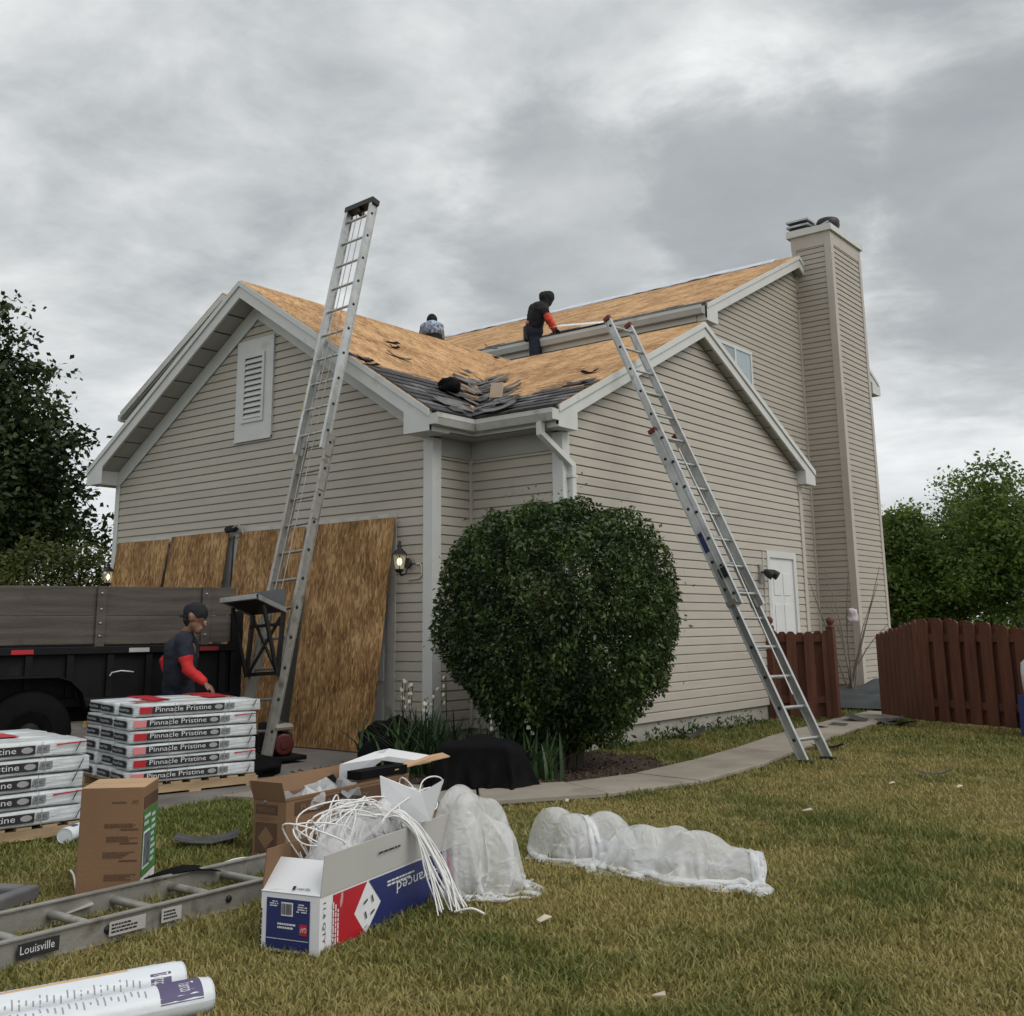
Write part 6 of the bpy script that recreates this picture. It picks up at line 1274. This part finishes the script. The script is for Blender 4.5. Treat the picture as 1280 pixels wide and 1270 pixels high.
bush_leaf = leafmat('bush_leaf', (.012, .026, .009), (.082, .128, .028), .2, .42); tree_leaf = leafmat('dark_leaf', (.012, .022, .008), (.044, .070, .016), .25); olive_leaf = leafmat('olive_leaf', (.032, .048, .012), (.120, .140, .034), .25); right_leaf = leafmat('mid_leaf', (.042, .075, .016), (.185, .265, .055), .42)
# big rounded bush at the wing corner: dense leaf shell on many stems
g = np.random.default_rng(77); nl_ = 78000; bc = np.array(PD(696, 778, 9.75)); br = np.array([1.06, 1.06, 1.12])
d = g.normal(0, 1, (nl_, 3)); d /= np.linalg.norm(d, axis=1)[:, None]
def bump3(d, s, k): return np.array([mnoise.noise(Vector(x)*s+Vector((k, 0, 0))) for x in d])
dd3 = d[:nl_]; nb1 = bump3(dd3, 2.2, 3); nb2 = bump3(dd3, 6.0, 9)
pn = (np.abs(d)**2.7).sum(1)**(-1/2.7); pn = .35*1+.65*pn; rad = pn*(.975+.14*nb1+.07*nb2)*(1-.30*g.random(nl_)**2.2); shp = np.where(d[:, 2] < 0, 1-.30*(-d[:, 2])**1.6, 1.0); P3 = bc+d*rad[:, None]*br*np.stack([shp, shp, np.where(d[:, 2] > 0, .98, 1.02)], 1)
sprig = (g.random(nl_) < .025) & (nb2 > .08); P3[sprig] += (d[sprig]+np.array([0, 0, .5]))*(g.random(sprig.sum())**1.6*.17)[:, None]
tone = np.clip(.30+.60*nb2+.40*nb1+.45*(g.random(nl_)-.35)+.30*sprig, 0, 1)  # tone paints highlights on bulging leaf clumps and shade in the hollows
kb = ~((nb2 < -.12) & (g.random(nl_) < .25) & (rad > .88)); P3 = P3[kb]; tone = tone[kb]
V, F, tn = leaves(P3, 0, .047, tone, .5, .5, 5, .45); bt_ = thing('round_bush', 'large rounded dark green bush growing at the corner of the wing', 'bush', (bc[0], bc[1], 0)); link('crown', npmesh('crown', V-np.array([bc[0], bc[1], 0]), F, bush_leaf, tn), bt_)
mb = MB(); rr = random.Random(8)
for i in range(16):
    a = rr.random()*6.28; b0_ = Vector((bc[0]+.12*math.cos(a)+.05, bc[1]+.12*math.sin(a), -.02)); e_ = Vector((bc[0]+.75*math.cos(a)*rr.uniform(.5, 1), bc[1]+.75*math.sin(a)*rr.uniform(.5, 1), rr.uniform(1.0, 1.9))); mb.tube(smooth_path([b0_, b0_.lerp(e_, .4)+Z*.12, e_], 4), [.028*(1-.09*k) for k in range(9)], 6)
mb.build('stem', bark_m, bt_)
# left tree and shrub
b = PD(-62, 760, 20.5); b.z = 0; cz = lambda dx, dy, z: (b.x+dx, b.y+dy, z)
tree('shade_tree', 'tall dark leafy tree standing beyond the garage', 'tree', b, 2.2, .16, [(cz(0, 0, 4.4), (2.25, 2.25, 2.2)), (cz(-.2, -.1, 6.3), (1.35, 1.35, 2.0)), (cz(.5, .5, 3.4), (1.9, 1.9, 1.3))], 900, 46, (.20, .20, .13), .135, tree_leaf, 5, shell=.35, asp=.6, ntip=26)
b = PD(62, 760, 17.6); b.z = 0; cz = lambda dx, dy, z: (b.x+dx, b.y+dy, z)
tree('rounded_shrub', 'olive green rounded shrub behind the plank sided trailer', 'shrub', b, .5, .06, [(cz(-.15, -.1, 1.75), (.95, .95, 1.0)), (cz(.45, .4, 1.6), (.6, .6, .95)), (cz(-1.1, -.9, 1.65), (.9, .9, .95))], 520, 40, (.13, .13, .09), .085, olive_leaf, 9, shell=.5, asp=.5)
# trees beyond the fence
RT = [(1118, 34, 5.3, 1.5, 'slim green tree beside the chimney beyond the fence'), (1150, 37, 5.2, 1.7, 'low green tree with open crown beyond the red gate'), (1205, 33, 5.0, 1.6, 'bushy green tree beyond the shadowbox fence'), (1240, 38, 6.6, 2.1, 'tallest green tree with ragged top beyond the red fence'), (1272, 31, 5.9, 1.9, 'broad green tree whose trunk shows over the red fence'), (1335, 33, 6.2, 2.2, 'broad green tree past the end of the red fence'), (1085, 40, 5.0, 1.8, 'green tree mostly hidden behind the chimney')]
for i, (u, D_, h_, r_, lb) in enumerate(RT):
    b = PD(u, 780, D_); b.z = 0; cz = lambda dx, dy, z: (b.x+dx, b.y+dy, z); rr = random.Random(i)
    tree('field_tree', lb, 'tree', b, h_*.3, .10, [(cz(0, 0, h_*.56), (r_, r_, h_*.30)), (cz(rr.uniform(-.5, .5), rr.uniform(-.5, .5), h_*.78), (r_*.6, r_*.6, h_*.20)), (cz(rr.uniform(-.9, .9), rr.uniform(-.9, .9), h_*.42), (r_*.8, r_*.8, h_*.2))], 340, 52, (.24, .24, .15), .135, right_leaf, 40+i, 'trees beyond the fence', shell=.3, asp=.6)
# distant hedge line that reads as one mass
g = np.random.default_rng(3); n = 26000; hx = g.random(n); P0h, P1h = PD(-250, 780, 70), PD(1550, 780, 62)
hp = np.stack([P0h.x+(P1h.x-P0h.x)*hx, P0h.y+(P1h.y-P0h.y)*hx+g.normal(0, 1.2, n), np.zeros(n)], 1); hp[:, 2] = g.random(n)**.8*(1.7+1.0*fbm(hx*90, hx*0, 1.0, 5)); V, F, tn = leaves(hp, 0, .40, g.random(n), .6, seed=8)
setp(link('far_hedge', npmesh('far_hedge', V, F, right_leaf, tn)), 'distant hedge line across the field behind the house', 'hedge', kind='stuff')
# iris clumps and small plants in the bed
iris_leaf = leafmat('iris_leaf', (.022, .050, .022), (.070, .120, .040), .2, .45)
def iris(P, n, h, spread, label, flowers, seed, group='iris clumps by the bush'):
    P = Vector(P); t = thing('iris_clump', label, 'plant', P, group); rr = random.Random(seed); vs = []; fs = []; tn = []
    for i in range(n):
        a = rr.random()*6.28; b0 = Vector((rr.gauss(0, spread*.4), rr.gauss(0, spread*.4), 0)); L = h*rr.uniform(.6, 1.1); o = Vector((math.cos(a), math.sin(a), 0)); le = rr.uniform(.15, 1.0); w = rr.uniform(.009, .016); sd_ = Vector((-o.y, o.x, 0)); k = len(vs)
        for j in range(5): s = j/4; c = b0+o*(le*L*s*s)+Z*(L*(s-.30*le*s*s)); ww = w*(1-s**2.5)+.001; vs += [c-sd_*ww, c+sd_*ww]
        fs += [(k+2*j, k+2*j+1, k+2*j+3, k+2*j+2) for j in range(4)]; tn += [rr.random()]*10
    link('leaves', npmesh('leaves', np.array([tuple(v) for v in vs]), np.array(fs), iris_leaf, np.array(tn)), t)
    for i in range(flowers):
        b0 = P+Vector((rr.gauss(0, spread*.5), rr.gauss(0, spread*.5), 0)); tpp = b0+Vector((rr.uniform(-.08, .08), rr.uniform(-.08, .08), h*rr.uniform(1.05, 1.5))); MB().tube([b0, b0.lerp(tpp, .5), tpp], .004, 5).build('stalk', iris_leaf, t)
        for k in range(rr.randint(2, 4)): f_ = b0.lerp(tpp, 1-.10*k)+Vector((rr.uniform(-.03, .03), rr.uniform(-.03, .03), 0)); o = lump('blossom', f_, .020, .018, .022, mat('blossom', (.62, .60, .46), .7, .1, 9, 0, 10), None, None, parent=t, seed=i*5+k, rough=.5, sub=2)
iris((.62, -.95, 0), 170, .58, .42, 'spiky green iris clump with white blossoms by the corner post', 4, 3); iris((1.05, -1.20, 0), 150, .54, .42, 'spiky green iris clump behind the black felt pile', 2, 5)
iris((2.12, -1.02, 0), 80, .46, .26, 'grey green iris clump between the felt pile and the bush', 1, 7); iris((1.60, -.95, 0), 60, .50, .25, 'dark iris clump in front of the round bush', 3, 9); iris((.30, -.45, 0), 50, .45, .2, 'small green plant clump against the corner post', 2, 11)
# bare sapling with a rag by the chimney
sp0 = Vector((1.05, 8.6, .2)); t = thing('bare_sapling', 'bare twiggy sapling with a pale rag tied on before the chimney', 'sapling', sp0); mb = MB(); rr = random.Random(3)
for i in range(9):
    e_ = sp0+Vector((rr.uniform(-.55, .6), rr.uniform(-.4, .5), rr.uniform(.9, 2.1))); mb.tube(smooth_path([sp0+Vector((rr.uniform(-.1, .1), 0, 0)), sp0.lerp(e_, .5)+Vector((rr.uniform(-.1, .1), 0, .1)), e_], 4), [.016*(1-.1*k) for k in range(9)], 5)
mb.build('branches', mat('twig', (.20, .17, .14), .9, .3, 9, .2, 40), t); lump('rag', PD(1066, 778, (sp0-CAM).dot(fw)), .10, .08, .14, mat('rag', (.55, .50, .52), .8, .1, 6, .1, 30), None, None, parent=t, seed=4, rough=.4)
# low weeds against the wall foundation
wp = []; g = np.random.default_rng(21)
for (x_, y_) in ((1.36, 2.9), (1.34, 3.6), (1.36, 4.3), (1.4, 2.2), (1.42, 1.3)): wp.append(np.stack([x_+g.normal(0, .06, 90), y_+g.normal(0, .15, 90), np.abs(g.normal(0, .07, 90))], 1))
wp = np.concatenate(wp); V, F, tn = leaves(wp, 0, .06, g.random(len(wp)), .4, seed=2, droop=-.6); setp(link('wall_weeds', npmesh('wall_weeds', V, F, iris_leaf, tn)), 'low weeds growing along the wing foundation', 'weeds', kind='stuff')
